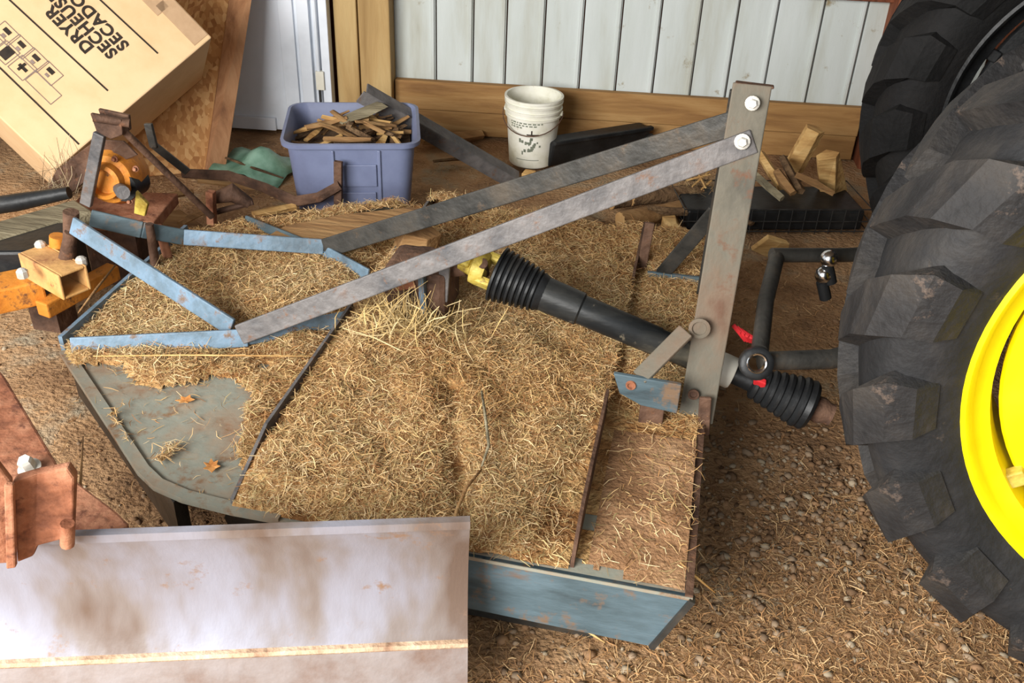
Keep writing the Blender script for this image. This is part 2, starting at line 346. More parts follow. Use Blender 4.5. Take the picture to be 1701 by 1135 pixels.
# side skirts
for sy, y in ((1, 1.402), (-1, 3.038)):
    MB().prism([(.128, y, ZD), (.064, y, .138), (-.60, y+.004*sy, .15), (-.60, y+.004*sy, ZD)], (0, .009*sy, 0)).build('side_skirt', 'blue', cut)
    MB().bar((.130, y+.002*sy, ZD-.004), (.066, y+.002*sy, .138), .012, .022, (0, 0, 1)).build('skirt_end_plate', 'darksteel', cut)
    MB().prism([(.0, y+.12*sy, .16), (-.05, y+.12*sy, -.01), (-.9, y+.12*sy, -.01), (-.95, y+.12*sy, .16), (-.9, y+.12*sy, ZD-.01), (.0, y+.12*sy, ZD-.01)], (0, .012*sy, 0)).build('skid_shoe', 'darksteel', cut)
    MB().prism([(-1.0, y+.012*sy, ZD-.01), (-1.55, y+.47*sy, ZD-.01), (-1.55, y+.47*sy, .16), (-1.0, y+.012*sy, .16)], (0, .05*sy, 0)).build('rear_skirt', 'darksteel', cut)
# cross ribs: flat bars on edge, rounded towards the near edge
def rib(x, y0, y1, h, lean, rnd):
    n = 9; pts = []
    for i in range(n):
        t = i/(n-1); y = y0+(y1-y0)*t
        hh = h*min(1, .25+t*rnd)
        pts.append((y, hh))
    poly = [(x, y0, ZD)]+[(x+lean*hh/h, y, ZD+hh) for y, hh in pts]+[(x, y1, ZD)]
    return MB().prism(poly, (.008, 0, 0))
rib(-.868, 1.425, 2.19, .085, -.0, 3).build('cross_rib', 'greysteel', cut)
rib(-.122, 1.425, 1.97, .075, .0, 4).build('cross_rib', 'rustdark', cut)
rib(-.868, 2.40, 3.0, .06, .0, 6).build('cross_rib', 'greysteel', cut)
rib(-.122, 2.60, 3.0, .06, .0, 6).build('cross_rib', 'rustdark', cut)
# mast
TOP = Vector((.115, 2.22, 1.09))
def flatbar(name, a, b, wid, thk, up, mat, parent=cut, bevel=.003): return MB().bar(a, b, wid, thk, up).build(name, mat, parent, bevel=bevel)
leg1 = flatbar('mast_leg', aty(1155, 700, 2.0), aty(1250, 140, 2.20), .086, .012, (1, 0, 0), 'mast')
leg2 = flatbar('mast_leg', (.12, 2.60, ZD), (.113, 2.33, 1.04), .086, .012, (1, 0, 0), 'darksteel')
def bolt(p, n, r, parent, mat='bolt', ln=.012):
    n = Vector(n).normalized(); mb = MB(); mb.lathe(Vector(p)-n*.006, n, [(0, r*1.5), (.004, r*1.5), (.005, r*1.25), (.005, 0)], 16)
    mb.lathe(Vector(p)-n*.002, n, [(0, r), (ln*.8, r), (ln, r*.8), (ln, 0)], 6); return mb.build('bolt', mat, parent)
for px, py, r in ((1250, 172, .011), (1233, 236, .012)): bolt(aty(px, py, 2.145 if py > 200 else 2.165), (0, -1, .15), r, leg1)
# small hole ring low on the leg and a doubled plate
MB().lathe(aty(1162, 545, 2.035), (0, -1, .15), [(0, .026), (.005, .026), (.006, .022), (.006, .018), (.001, .016), (.001, 0)], 20).build('pin_boss', 'mast', leg1, True)
MB().lathe(aty(1152, 655, 2.0), (0, -1, .15), [(0, .014), (.004, .014), (.004, .009), (.0, .008), (.0, 0)], 16).build('pin_hole', 'rustdark', leg1, True)
flatbar('foot_plate', aty(1172, 660, 1.985), aty(1168, 722, 1.985), .03, .01, (1, 0, 0), 'rustdark', leg1)
cap_t = aty(1253, 141, 2.2); flatbar('top_cap', cap_t+Vector((-.042, .004, .0)), cap_t+Vector((.044, .004, -.002)), .006, .02, (0, 0, 1), 'rustdark', leg1)
# braces from mast top to the rear
B = atz(398, 556, .35); E = atz(538, 413, .35)
NB_top = aty(1229, 240, 2.165); FB_top = aty(1222, 203, 2.30)
br1 = flatbar('brace', NB_top+Vector((.03, 0, .012)), B, .056, .012, (0, .2, 1), 'greysteel')
br2 = flatbar('brace', FB_top+Vector((.03, 0, .012)), E, .060, .012, (0, .1, 1), 'darksteel')
# diagonal straps on the deck
A = atz(118, 576, .335); Hh = atz(590, 527, .335); G = atz(612, 458, .335); S2 = atz(408, 365, .335)
flatbar('deck_strap', A, B+Vector((.02, .005, -.01)), .050, .010, (0, .3, 1), 'bluebright')
flatbar('deck_strap', B+Vector((.0, 0, -.012)), Hh, .045, .010, (0, .3, 1), 'bluebright')
flatbar('deck_strap', E+Vector((0, 0, -.01)), G, .042, .010, (0, .3, 1), 'bluebright')
flatbar('deck_strap', S2, E+Vector((0, 0, -.01)), .030, .010, (0, .3, 1), 'blue')
# tail arms that converge to the tail pivot
Cn = aty(120, 374, YC-.03); Cf = aty(150, 362, YC+.05)
flatbar('tail_arm', Cn, B+Vector((-.03, .02, .005)), .052, .012, (0, .3, 1), 'bluebright')
D1 = aty(236, 382, YC+.10); D2 = atz(305, 394, .40)
flatbar('tail_arm', Cf, D1, .050, .012, (0, .3, 1), 'blue')
flatbar('tail_arm', D1, D2, .048, .012, (0, .3, 1), 'blue')
flatbar('tail_arm', D2, E+Vector((-.0, 0, .006)), .048, .012, (0, .3, 1), 'bluebright')
MB().tube([aty(118, 395, YC), aty(118, 352, YC)], .022, 14).build('tail_pivot', 'rustdark', cut, True)
MB().tube([aty(248, 372, YC+.10), aty(258, 440, YC+.10)], [.012, .014], 10).build('tail_post', 'rustdark', cut, True)
MB().tube([aty(262, 375, YC+.16), aty(285, 445, YC+.16)], [.012, .016], 10).build('tail_post', 'rust', cut, True)
# near and far lower hitch lugs
def hitch_lug(y, pl, pr_, st0, st1, mt, ms, ys=None):
    a = aty(*pl, y); b = aty(*pr_, y); hgt = .085
    poly = [a, b, b-Vector((.0, 0, hgt)), a+Vector((.075, 0, -hgt+.004)), a+Vector((.02, 0, -.055))]
    lug = MB().prism(poly, (0, .012, 0)).build('hitch_lug', mt, cut, bevel=.002)
    flatbar('lug_strap', aty(*st0, y+.014), aty(*st1, ys or y+.09), .045, .012, (1, -.2, .3), ms)
    return lug
lg = hitch_lug(1.93, (1019, 621), (1132, 640), (1062, 628), (1140, 550), 'blue', 'mast')
MB().lathe(aty(1048, 640, 1.929), (0, -1, 0), [(0, .013), (.004, .012), (.004, .008), (0, .007), (0, 0)], 14).build('pin_hole', 'rust', lg, True)
flatbar('lug_support', aty(1085, 668, 1.955), aty(1085, 668, 1.955)+Vector((0, 0, -.12)), .06, .012, (1, 0, 0), 'rustdark')
lg2 = hitch_lug(2.66, (1075, 452), (1165, 462), (1100, 455), (1190, 350), 'blue', 'darksteel', 2.58)
flatbar('lug_support', aty(1090, 470, 2.665), aty(1090, 470, 2.665)+Vector((0, 0, -.10)), .04, .012, (1, 0, 0), 'blue')
flatbar('upright_plate', aty(1066, 445, 2.75), aty(1080, 370, 2.75), .03, .012, (1, 0, 0), 'rustdark')
# gearbox on its pedestal
ped = MB().prism([aty(668, 520, 2.20), aty(735, 522, 2.20), aty(722, 432, 2.20), aty(688, 436, 2.20)], (0, .012, 0)).build('pedestal', 'rust', cut)
flatbar('pedestal_plate', aty(703, 440, 2.185), aty(707, 520, 2.185), .016, .06, (1, 0, 0), 'bluebright', ped)
flatbar('pedestal_plate', aty(740, 430, 2.195), aty(735, 500, 2.195), .03, .012, (1, 0, 0), 'greysteel', ped)
flatbar('pedestal_plate', aty(690, 470, 2.18), aty(655, 475, 2.18), .03, .012, (0, 0, 1), 'rust', ped)
gc = Vector((-.68, 2.26, .44))
gb = MB().box(gc, (.09, 0, 0), (0, .08, 0), (0, 0, .075)).build('gearbox', 'rustdark', cut, bevel=.02)
MB().lathe((-.68, 2.26, ZD), (0, 0, 1), [(0, .11), (.02, .11), (.05, .08), (.07, .075), (.22, .06), (.23, 0)], 20).build('gearbox_hub', 'rustdark', gb, True)
MB().tube([(-.60, 2.25, .50), aty(775, 442, 2.24)], .026, 14).build('input_shaft', 'rustdark', gb, True)

# ------------------------------------------------------------------ driveshaft
S0 = aty(792, 441, 2.23); S1 = aty(1330, 668, 2.14)
ax = (S1-S0).normalized(); DL = (S1-S0).length
ds = thing('driveshaft', 'black driveshaft tube with ribbed cone shield and yellow yoke above the hay', 'driveshaft', (S0.x, S0.y, .3))
def on(t): return S0+ax*t
sd = ax.orthogonal().normalized(); sd2 = ax.cross(sd)
yk = MB().lathe(on(-.045), ax, [(0, 0), (0, .028), (.035, .034), (.04, .05), (.06, .052), (.075, .044), (.078, 0)], 20)
yoke = yk.build('yoke', 'yellowcast', ds, True)
for s in (-1, 1):
    MB().box(on(.045)+sd*.036*s, ax*.04, sd*.012, sd2*.026).build('yoke_ear', 'yellowcast', yoke, bevel=.008)
    MB().box(on(-.04)+sd2*.032*s, ax*.028, sd2*.012, sd*.024).build('yoke_ear', 'yellowcast', yoke, bevel=.008)
MB().tube([on(.02)-sd2*.05, on(.02)+sd2*.05], .014, 12).build('cross_pin', 'rustdark', yoke, True)
prof = [(.055, .0), (.055, .062)]; nr = 8
for i in range(nr):
    t = .055+.125*i/nr; r = .076-.020*(i/nr); prof += [(t+.002, r-.008), (t+.004, r), (t+.010, r), (t+.013, r-.008)]
prof += [(.182, .054), (.20, .046), (.205, 0)]
MB().lathe(on(0), ax, prof, 32).build('cone_shield', 'black', ds, True)
MB().lathe(on(0), ax, [(.19, 0), (.19, .047), (.30, .045), (.305, .040), (.52, .039), (.525, .036), (DL-.26, .036), (DL-.26, 0)], 24).build('tube', 'blacktube', ds, True)
tcol = (aty(1207, 606, 2.17)-S0).dot(ax)
MB().lathe(on(tcol-.022), ax, [(0, 0), (0, .040), (.004, .043), (.042, .043), (.046, .040), (.046, 0)], 24).build('collar', 'white', ds, True)
prof = [(tcol+.02, 0), (tcol+.02, .026), (tcol+.075, .028), (tcol+.08, .04)]; t0 = tcol+.08
for i in range(7):
    t = t0+.02*i; r = .044+.004*i; prof += [(t, r-.004), (t+.004, r), (t+.012, r), (t+.016, r-.004)]
prof += [(t0+.15, .068), (t0+.16, .06), (t0+.16, 0)]
ec = MB().lathe(on(0), ax, prof, 28).build('end_shield', 'black', ds, True)
MB().box(on(t0+.012)+Vector((0, -.036, .03)), ax*.016, Vector((0, .006, .004)), Vector((0, -.006, .012))).build('lock_tab', 'red', ec, bevel=.003)
MB().lathe(on(t0+.155), ax, [(0, 0), (0, .034), (.03, .036), (.05, .028), (.06, .03), (.06, 0)], 16).build('end_yoke', 'rustdark', ds, True)

# ================================================================== TRACTOR
TA = math.radians(-6.9)   # axle turned a little
TC = Vector((1.152, 1.808, .764))
AXL = Vector((-math.sin(TA), math.cos(TA), 0)); FWDT = Vector((math.cos(TA), math.sin(TA), 0))
tr = thing('tractor', 'tractor with large lugged black tire and bright yellow rim', 'tractor', (TC.x, TC.y, 0))
PROF = [(-.175, .541), (-.195, .565), (-.222, .615), (-.222, .665), (-.208, .703), (-.165, .732), (-.08, .746), (0, .749), (.08, .746), (.165, .732), (.208, .703), (.222, .665), (.222, .615), (.195, .565), (.175, .541)]
def wheel_frame(c):
    m = Matrix((FWDT, AXL, Vector((0, 0, 1)))).transposed(); return m
def tire_mesh():
    mb = MB(); mb.lathe((0, 0, 0), (0, 1, 0), PROF+[(.15, .536), (-.15, .536), PROF[0]], 96); return mb
def prof_at(s):
    """point and outward normal on the near half profile, s = arc length from crown centre (m)"""
    pts = [Vector(p) for p in PROF[:8]][::-1]; acc = 0
    for i in range(len(pts)-1):
        l = (pts[i+1]-pts[i]).length
        if acc+l >= s or i == len(pts)-2:
            t = max(0, (s-acc)/l); p = pts[i].lerp(pts[i+1], t); d = (pts[i+1]-pts[i]).normalized(); n = Vector((d.y, -d.x))
            if n.dot(p-Vector((0, .60))) < 0: n = -n
            return p, n
        acc += l
def lug_mesh(side):
    n = 9; vs = []; fs = []
    for i in range(n):
        t = i/(n-1); s = -.02+.345*t
        if s < 0: p, nn = Vector((-s, .749)), Vector((0, 1))
        else: p, nn = prof_at(s)
        hgt = .044 if t < .62 else .044*(1-(t-.62)/.38)**.6+.004
        th = .30*min(1, t*1.35)**1.15
        hw = .032+.058*t if t < .75 else .0755-.05*(t-.75)
        hb = hw+.012
        for (dn, w_) in ((-.006, -hb), (hgt, -hw), (hgt, hw), (-.006, hb)):
            q = p+nn*dn; a = th+w_/.75
            vs.append((q.y*math.sin(a), q.x*side, q.y*math.cos(a)))
    for i in range(n-1):
        for k in range(3): fs.append((i*4+k, i*4+k+1, (i+1)*4+k+1, (i+1)*4+k))
    fs += [(0, 1, 2, 3), tuple((n-1)*4+k for k in (3, 2, 1, 0))]
    me = bpy.data.meshes.new('lug'); me.from_pydata(vs, [], fs); me.update()
    bm = bmesh.new(); bm.from_mesh(me); bmesh.ops.recalc_face_normals(bm, faces=bm.faces[:]); bm.to_mesh(me); bm.free()
    me.materials.append(M['lug']); return me
LUGN = lug_mesh(1), lug_mesh(-1)
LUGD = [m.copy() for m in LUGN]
for m_ in LUGD: m_.materials[0] = M['shadedrubber']
NL = 18
def wheel(c, mat, lugs, phase, rimmat):
    rotm = Matrix((FWDT, AXL, Vector((0, 0, 1)))).transposed().to_4x4()
    t = tire_mesh().build('rear_tire', mat, None, 'all', origin=(0, 0, 0))
    t.parent = tr; t.location = c-WORLD[tr.name]; t.rotation_euler = rotm.to_euler(); WORLD[t.name] = c
    for si in (0, 1):
        for k in range(NL):
            o = bpy.data.objects.new('lug', lugs[si]); COL.objects.link(o); o.parent = t
            o.rotation_euler = (0, 2*math.pi*(k+.5*si+phase)/NL, 0)
    mb = MB()
    mb.lathe((0, 0, 0), (0, 1, 0), [(-.165, 0.557), (-.185, 0.554), (-.19, 0.544), (-.182, 0.535), (-.165, 0.530), (-.150, 0.519), (-.142, .497), (-.10, .494), (-.09, .490), (.12, .490), (.15, 0.519), (.185, 0.554), (.165, 0.557)], 96)
    r = mb.build('rim', rimmat, None, True, origin=(0, 0, 0)); r.parent = tr; r.location = t.location; r.rotation_euler = t.rotation_euler; WORLD[r.name] = c
    d = MB().lathe((0, 0, 0), (0, 1, 0), [(-.06, .472), (-.098, .478), (-.104, .472), (-.108, .41), (-.09, 0.306), (-.03, 0.241), (-.02, 0.148), (-.05, 0.139), (-.06, 0.000)], 72).build('wheel_disc', rimmat, None, True, origin=(0, 0, 0))
    d.parent = tr; d.location = t.location; d.rotation_euler = t.rotation_euler
    for k in range(6):
        a = math.radians(-90+8+60*k); e = Vector((math.cos(a), 0, math.sin(a))); tv = Vector((-math.sin(a), 0, math.cos(a)))
        o = MB().box(e*.484+Vector((0, -.112, 0)), e*.022, (0, .014, 0), tv*.018).build('rim_clamp', 'yellowcast' if rimmat == 'rim' else 'black', None, bevel=.004, origin=e*.484); o.parent = r; o.location = e*.484  # far clamps blackened along with their shaded rim
    return t
wheel(TC, 'rubber', LUGN, .15, 'rim')
wheel(TC+AXL*1.53, 'shadedrubber', LUGD, .4, 'black')  # far wheel: shade put into the colours, the black rim is really yellow
MB().tube([TC+AXL*.02, TC+AXL*1.51], .13, 20).build('axle_housing', 'darksteel', tr, True)
MB().box(TC+AXL*.77+FWDT*.75+Vector((0, 0, .05)), FWDT*.95, AXL*.24, (0, 0, .30)).build('transmission_case', 'black', tr, bevel=.04)
MB().box(TC+AXL*.77+FWDT*.55+Vector((0, 0, .72)), FWDT*.6, AXL*.75, (0, 0, .06)).build('fender_deck', 'black', tr, bevel=.05)
# lower link with ball joint and U frame
ll = MB().tube([aty(1262, 600, 1.98), aty(1380, 597, 2.04), aty(1520, 560, 2.2)], [.022, .024, .03], 12).build('lower_link', 'darksteel', tr, True)
MB().lathe(aty(1256, 604, 1.955), (0.1, -1, .55), [(-.016, .039), (.012, .039), (.016, .034), (.016, .023), (-.016, .022)], 24).build('link_eye', 'black', ll, True)
MB().lathe(aty(1256, 603, 1.950), (0.1, -1, .55), [(-.01, .024), (.014, .024), (.016, .022), (.014, .019), (-.01, .018)], 24).build('ball_bushing', 'chrome', ll, True)
MB().tube([aty(1262, 585, 2.0), aty(1272, 500, 2.25), aty(1290, 428, 2.45)], .021, 12).build('stabilizer_bar', 'darksteel', tr, True)
MB().tube([aty(1282, 424, 2.45), aty(1400, 424, 2.55), aty(1500, 420, 2.65)], .020, 12).build('stabilizer_bar', 'darksteel', tr, True)
for px, py in ((1377, 430), (1368, 457)):
    c = aty(px, py, 2.42); MB().lathe(c-Vector((0, 0, .024)), (0, 0, 1), [(.024*(1-math.cos(a)), .024*math.sin(a)) for a in np.linspace(0, math.pi, 9)], 16).build('hitch_ball', 'chrome', tr, 'all')
    MB().tube([c-Vector((0, 0, .02)), c-Vector((-.02, 0, .07))], .016, 10).build('ball_shank', 'black', tr, True)
# red strap
rb = MB()
for k in range(4):
    p = [aty(1218+6*k, 540+4*k, 2.1), aty(1228+7*k, 552+3*k, 2.09), aty(1238+4*k, 565+k, 2.1)]
    rb.tube(p, .006, 6)
tag(rb.build('pull_cord', 'red', None, True), 'short frayed red cord hanging beside the tractor lower link', 'cord')

# ================================================================== GRADER BLADE (front left)
def blade():
    t = thing('grader_blade', 'long polished grey steel grader blade with rusty mounting bracket', 'grader blade', atz(400, 1100, .05))
    R1 = aty(781, 868, 1.275); L1 = aty(-60, 902, 1.03)
    d = (R1-L1); d.z = 0; d.normalize(); nrm = Vector((d.y, -d.x, 0))     # nrm faces the viewer
    # curved mouldboard section: (offset toward viewer, drop)
    sec = [(0, 0), (-.010, .03), (-.030, .09), (-.044, .16), (-.044, .23), (-.030, .29), (-.005, .335)]
    mb = MB(); n = len(sec)
    def skin(P0, P1, sec, th):
        vs = []; fs = []
        for P in (P0, P1):
            for s_ in (0, 1):
                for o, z in sec: vs.append(P+nrm*(o-th*s_)-Vector((0, 0, z)))
        m = len(sec)
        for i in range(m-1):
            fs += [(i, i+1, 2*m+i+1, 2*m+i), (m+i+1, m+i, 3*m+i, 3*m+i+1), (i, m+i, m+i+1, i+1), (2*m+i+1, 3*m+i+1, 3*m+i, 2*m+i)]
        fs += [(0, 2*m, 3*m, m), (m-1, 2*m-1, 4*m-1, 3*m-1)]
        return vs, fs
    L1z = Vector((L1.x, L1.y, L1.z)); L1z -= d*.25; R1z = Vector((R1.x, R1.y, R1.z))
    mold = MB().add(*skin(L1z, R1z, sec, .012)).build('mouldboard', 'blade', t, 'all')
    mold.data.set_sharp_from_angle(angle=math.radians(50))
    MB().add(*skin(L1z+Vector((0, 0, .004)), R1z+Vector((0, 0, .004)), [(.003, 0), (.0015, .02)], .016)).build('top_flange', 'blade', t)
    MB().add(*skin(L1z, R1z, [(.001, .327), (.006, .333), (.003, .339)], .012)).build('weld_bead', 'bead', t)
    MB().add(*skin(L1z, R1z, [(.0, .335), (.03, .46)], .014)).build('cutting_edge', 'bladeedge', t)
    return t, d, nrm
bl, bd, bn = blade()
# rusty bracket at left
b0 = aty(18, 930, 1.06); b1 = aty(122, 905, 1.10); b2 = aty(128, 775, 1.10); b3 = aty(10, 745, 1.06)
off = bn*(-.02)
br = MB().prism([aty(28, 936, 1.015), aty(55, 925, 1.030), aty(62, 908, 1.035), aty(100, 898, 1.045), aty(108, 918, 1.048), aty(120, 905, 1.050), aty(124, 795, 1.055), aty(112, 778, 1.050), aty(60, 790, 1.035), aty(20, 800, 1.015)], off).build('bracket_plate', 'rust', bl, bevel=.004)
MB().prism([aty(-40, 940, 0.975), aty(24, 936, 1.005), aty(18, 800, 1.005), aty(-5, 770, 0.995), aty(-40, 770, 0.975)], bn*(-.012)).build('bracket_plate', 'rust', bl, bevel=.004)
MB().prism([aty(14, 938, 1.000), aty(30, 936, 1.005), aty(26, 800, 1.005), aty(10, 798, 1.000)], bn*.012).build('bracket_rib', 'rust', bl, bevel=.003)
MB().tube([aty(112, 870, 1.040), aty(112, 905, 1.040)], .012, 10).build('hook', 'rust', bl, True)
z0 = .40
beam = MB().prism([atz(-220, 560, z0), atz(-55, 545, z0), atz(8, 625, z0), atz(100, 778, z0), atz(195, 850, z0), atz(215, 870, z0), atz(60, 905, z0), atz(-160, 900, z0)], (0, 0, -.05)).build('frame_beam', 'rust', bl, bevel=.006)
bolt(atz(48, 776, z0+.012), (0, -.3, 1), .016, bl, ln=.03); bolt(atz(52, 795, z0+.01), (0, -.6, .6), .011, bl)
bolt(aty(0, 852, 1.035), bn, .012, bl)

# ================================================================== DRYER BOX
def dryer_box():
    n = Vector((.52, -.70, .58)).normalized()
    K = atz(92, 283, .30)
    def onface(x, y):
        d = ray(x, y); return CPOS+d*((K-CPOS).dot(n)/d.dot(n))
    Q = onface(352, 62); u = (Q-K).normalized(); wid = (Q-K).length
    v = n.cross(u).normalized()
    if v.z < 0: v = -v
    T = thing('dryer_carton', 'big tan cardboard dryer carton tipped on its corner', 'cardboard box', K+u*.2+v*.1-n*.3)
    Lv = 1.15; dep = .54
    c = K+u*(wid/2)+v*(Lv/2)-n*(dep/2)
    body = MB().box(c, u*(wid/2), v*(Lv/2), n*(dep/2)).build('carton_body', 'card', T, bevel=.006)
    def uv(x, y):
        p = onface(x, y)-K; return p.dot(u), p.dot(v)
    def P(a, b, h=.0015): return K+u*a+v*b+n*h
    def line(p, q, wd_, mat='ink'):
        a = Vector(uv(*p)); b = Vector(uv(*q)); d = (b-a).normalized(); s = Vector((-d.y, d.x))*wd_/2
        return MB().prism([P(*(a-s)), P(*(b-s)), P(*(b+s)), P(*(a+s))], n*.001).build('printed_line', mat, T)
    line((-30, -42), (179, 151), .006); line((150, -15), (262, 89), .006); line((-30, 84), (131, 240), .006)
    # lettering: reads toward the upper left
    def text(s, start, size):
        cu = bpy.data.curves.new('printed_word', 'FONT'); cu.body = s; cu.size = size; cu.align_x = 'LEFT'; cu.extrude = .0006; cu.space_character = 1.12; cu.offset = .002
        o = bpy.data.objects.new('tmp', cu); COL.objects.link(o); dg = bpy.context.evaluated_depsgraph_get(); dg.update()
        me = bpy.data.meshes.new_from_object(o.evaluated_get(dg)); bpy.data.objects.remove(o); me.name = 'printed_word'
        me.materials.clear(); me.materials.append(M['ink'])
        q = bpy.data.objects.new('printed_word', me); COL.objects.link(q)
        xd = v; yd = n.cross(xd)            # reading direction up the carton, letter-up away from the lines that follow
        p = P(*uv(*start), .0018); m = Matrix((xd, yd, n)).transposed()
        q.parent = T; q.location = p-WORLD[T.name]; q.rotation_euler = m.to_euler()
        q.scale = (1, 1, 1)
        q['label'] = 'printed word '+s
        return q
    text('DRYER', (157, 79), .062); text('SECHEUSE', (196, 88), .062); text('SECADORA', (215, 75), .062)
    # pictogram frames
    def frame(cx, cy, hw, hh, mat='icon'):
        a, b = uv(cx, cy); mb = MB(); t = .0025
        for da, db, ha, hb in ((-hh, 0, t/2, hw), (hh, 0, t/2, hw), (0, -hw, hh, t/2), (0, hw, hh, t/2)):
            mb.box(P(a+da, b+db), u*ha, v*hb, n*.0008)
        return mb.build('pictogram_frame', mat, T)
    def blob(cx, cy, hw, hh, mat='icon'):
        a, b = uv(cx, cy); return MB().box(P(a, b), u*hh, v*hw, n*.0008).build('pictogram_mark', mat, T)
    for k in range(4): frame(82-24*k, 122-22*k, .036, .03); blob(84-24*k, 118-22*k, .014, .008, 'ink'); blob(78-24*k, 125-22*k, .008, .005)
    frame(37, 113, .034, .034); blob(38, 113, .018, .006, 'ink'); blob(36, 111, .005, .018, 'ink')
    frame(10, 88, .03, .034, 'icon'); blob(11, 88, .018, .024, 'ink'); frame(72, 146, .06, .026); frame(-14, 66, .03, .034)
    a = blob(302, 34, .10, .035, 'fadedink'); blob(245, -8, .08, .03, 'fadedink')
    return T
dryer_box()

# ================================================================== LEANING SHEET AND PLANK
def lean(name, label, cat, bl_, br_, top_l, top_r, yb, yt, th, mat, bevel=.003):
    a = atz(*bl_, 0); b = atz(*br_, 0); c = aty(*top_r, yt); d = aty(*top_l, yt)
    up = (d-a).normalized(); nrm = (b-a).cross(up).normalized()
    if nrm.y > 0: nrm = -nrm
    c = c+(c-b)*.25; d = d+(d-a)*.25
    return tag(MB().prism([a, b, c, d], -nrm*th).build(name, mat, bevel=bevel), label, cat)
lean('strand_board', 'rough strand board sheet leaning behind the cardboard carton', 'board', (150, 300), (352, 284), (215, 0), (382, 0), 3.8, 4.12, .015, 'osb')
lean('leaning_plank', 'long brown plank leaning beside the white door', 'plank', (340, 290), (374, 286), (381, 0), (418, 0), 3.7, 4.08, .035, 'plank')

# ================================================================== TOTE WITH KINDLING
def rrect(cx, cy, hx, hy, r, rot, z, seg=5):
    out = []
    for (sx, sy, a0) in ((1, 1, 0), (-1, 1, 90), (-1, -1, 180), (1, -1, 270)):
        for k in range(seg+1):
            a = math.radians(a0+90*k/seg); x = sx*(hx-r)+r*math.cos(a); y = sy*(hy-r)+r*math.sin(a)
            out.append((cx+x*math.cos(rot)-y*math.sin(rot), cy+x*math.sin(rot)+y*math.cos(rot), z))
    return out
def loops(ls, close=True):
    mb = MB(); n = len(ls[0]); vs = [p for l in ls for p in l]; fs = []
    for i in range(len(ls)-1):
        for k in range(n): k2 = (k+1) % n; fs.append((i*n+k, i*n+k2, (i+1)*n+k2, (i+1)*n+k))
    return mb.add(vs, fs)
TX, TY, TR = -1.345, 3.53, math.radians(18)
TZ = .39
tote = thing('storage_tote', 'blue-grey plastic storage tote heaped with kindling', 'storage tote', (TX, TY, 0))
lp = [rrect(TX, TY, .215, .19, .05, TR, .0), rrect(TX, TY, .243, .222, .06, TR, TZ-.05), rrect(TX, TY, .246, .225, .06, TR, TZ-.02), rrect(TX, TY, .266, .245, .07, TR, TZ-.018), rrect(TX, TY, .268, .247, .07, TR, TZ), rrect(TX, TY, .256, .235, .065, TR, TZ+.002), rrect(TX, TY, .241, .220, .06, TR, TZ-.03), rrect(TX, TY, .21, .185, .05, TR, .01)]
tb = loops(lp); n_ = len(lp[0]); tb.f.append(tuple(range(n_))); tb.f.append(tuple(7*n_+k for k in range(n_)))
tb.build('tote_body', 'tote', tote, True)
lx = Vector((math.cos(TR), math.sin(TR), 0)); ly = Vector((-math.sin(TR), math.cos(TR), 0)); tc = Vector((TX, TY, 0))
def tface(a, z): return tc+lx*a-ly*(.19+.032*z/.32+.006)+Vector((0, 0, z))
def tpanel(nm, a0, a1, z0, z1, mat='tote', t=.008):
    p = [tface(a0, z0), tface(a1, z0), tface(a1, z1), tface(a0, z1)]; return MB().prism(p, ly*t).build(nm, mat, tote, bevel=.003)
tpanel('front_rib', -.075, -.065, .02, TZ-.03); tpanel('front_rib', .10, .112, .02, TZ-.03)
tpanel('front_panel', -.055, .09, .02, .18); tpanel('front_band', -.06, .095, .205, .30)
# each stick in the tote
def stick(name, label, cat, a, b, w_, t_, mat, group=None, up=(0, 0, 1), taper=.7):
    a, b = Vector(a), Vector(b); d = (b-a).normalized(); u_ = Vector(up); u_ = (u_-d*u_.dot(d)).normalized(); nn = d.cross(u_)
    vs = []; k = 5
    for p, s in ((a, taper), ((a+b)/2+u_*random.uniform(-.1, .1)*w_, 1), (b, taper*random.uniform(.7, 1.2))):
        for i in range(k):
            an = 2*math.pi*i/k+.3; r = random.uniform(.8, 1.15)
            vs.append(p+(nn*math.cos(an)*w_/2+u_*math.sin(an)*t_/2)*s*r)
    fs = [(j*k+i, j*k+(i+1) % k, (j+1)*k+(i+1) % k, (j+1)*k+i) for j in range(2) for i in range(k)]+[tuple(range(k-1, -1, -1)), tuple(2*k+i for i in range(k))]
    o = MB().add(vs, fs).build(name, mat)
    return tag(o, label, cat, group)
def tp(a, b, z): return tc+lx*a+ly*b+Vector((0, 0, z))
GT = 'kindling pieces heaped in the tote'
heap = np.random.default_rng(4)
for i in range(46):
    a, b = heap.uniform(-.19, .17), heap.uniform(-.16, .13); an = heap.uniform(0, math.pi); l = heap.uniform(.05, .10)
    zc = .305+.085*math.exp(-((a+.0)**2+(b)**2)/.02)+heap.uniform(-.01, .035)
    dz = heap.uniform(-.025, .03)
    p = tp(a-math.cos(an)*l, b-math.sin(an)*l*.7, zc-dz); q = tp(a+math.cos(an)*l, b+math.sin(an)*l*.7, zc+dz)
    stick('kindling', 'small split or bark piece in the heap inside the blue-grey tote', 'kindling', p, q, heap.uniform(.022, .05), heap.uniform(.012, .022), random.choice(['wood', 'splitwood', 'wood', 'bark']), GT)
stick('bark_slab', 'broad grey-brown bark slab lying on top of the tote heap', 'bark slab', tp(-.05, -.02, .40), tp(.12, .10, .43), .10, .02, 'greywood')
stick('bark_slab', 'curved tan bark slab at the left of the tote heap', 'bark slab', tp(-.18, -.03, .38), tp(-.02, .0, .41), .075, .02, 'wood')
MB_h = MB().prism([p for p in rrect(TX, TY, .23, .205, .05, TR, .285)], (0, 0, .015)).build('packed_bark_fill', 'bark', tote)

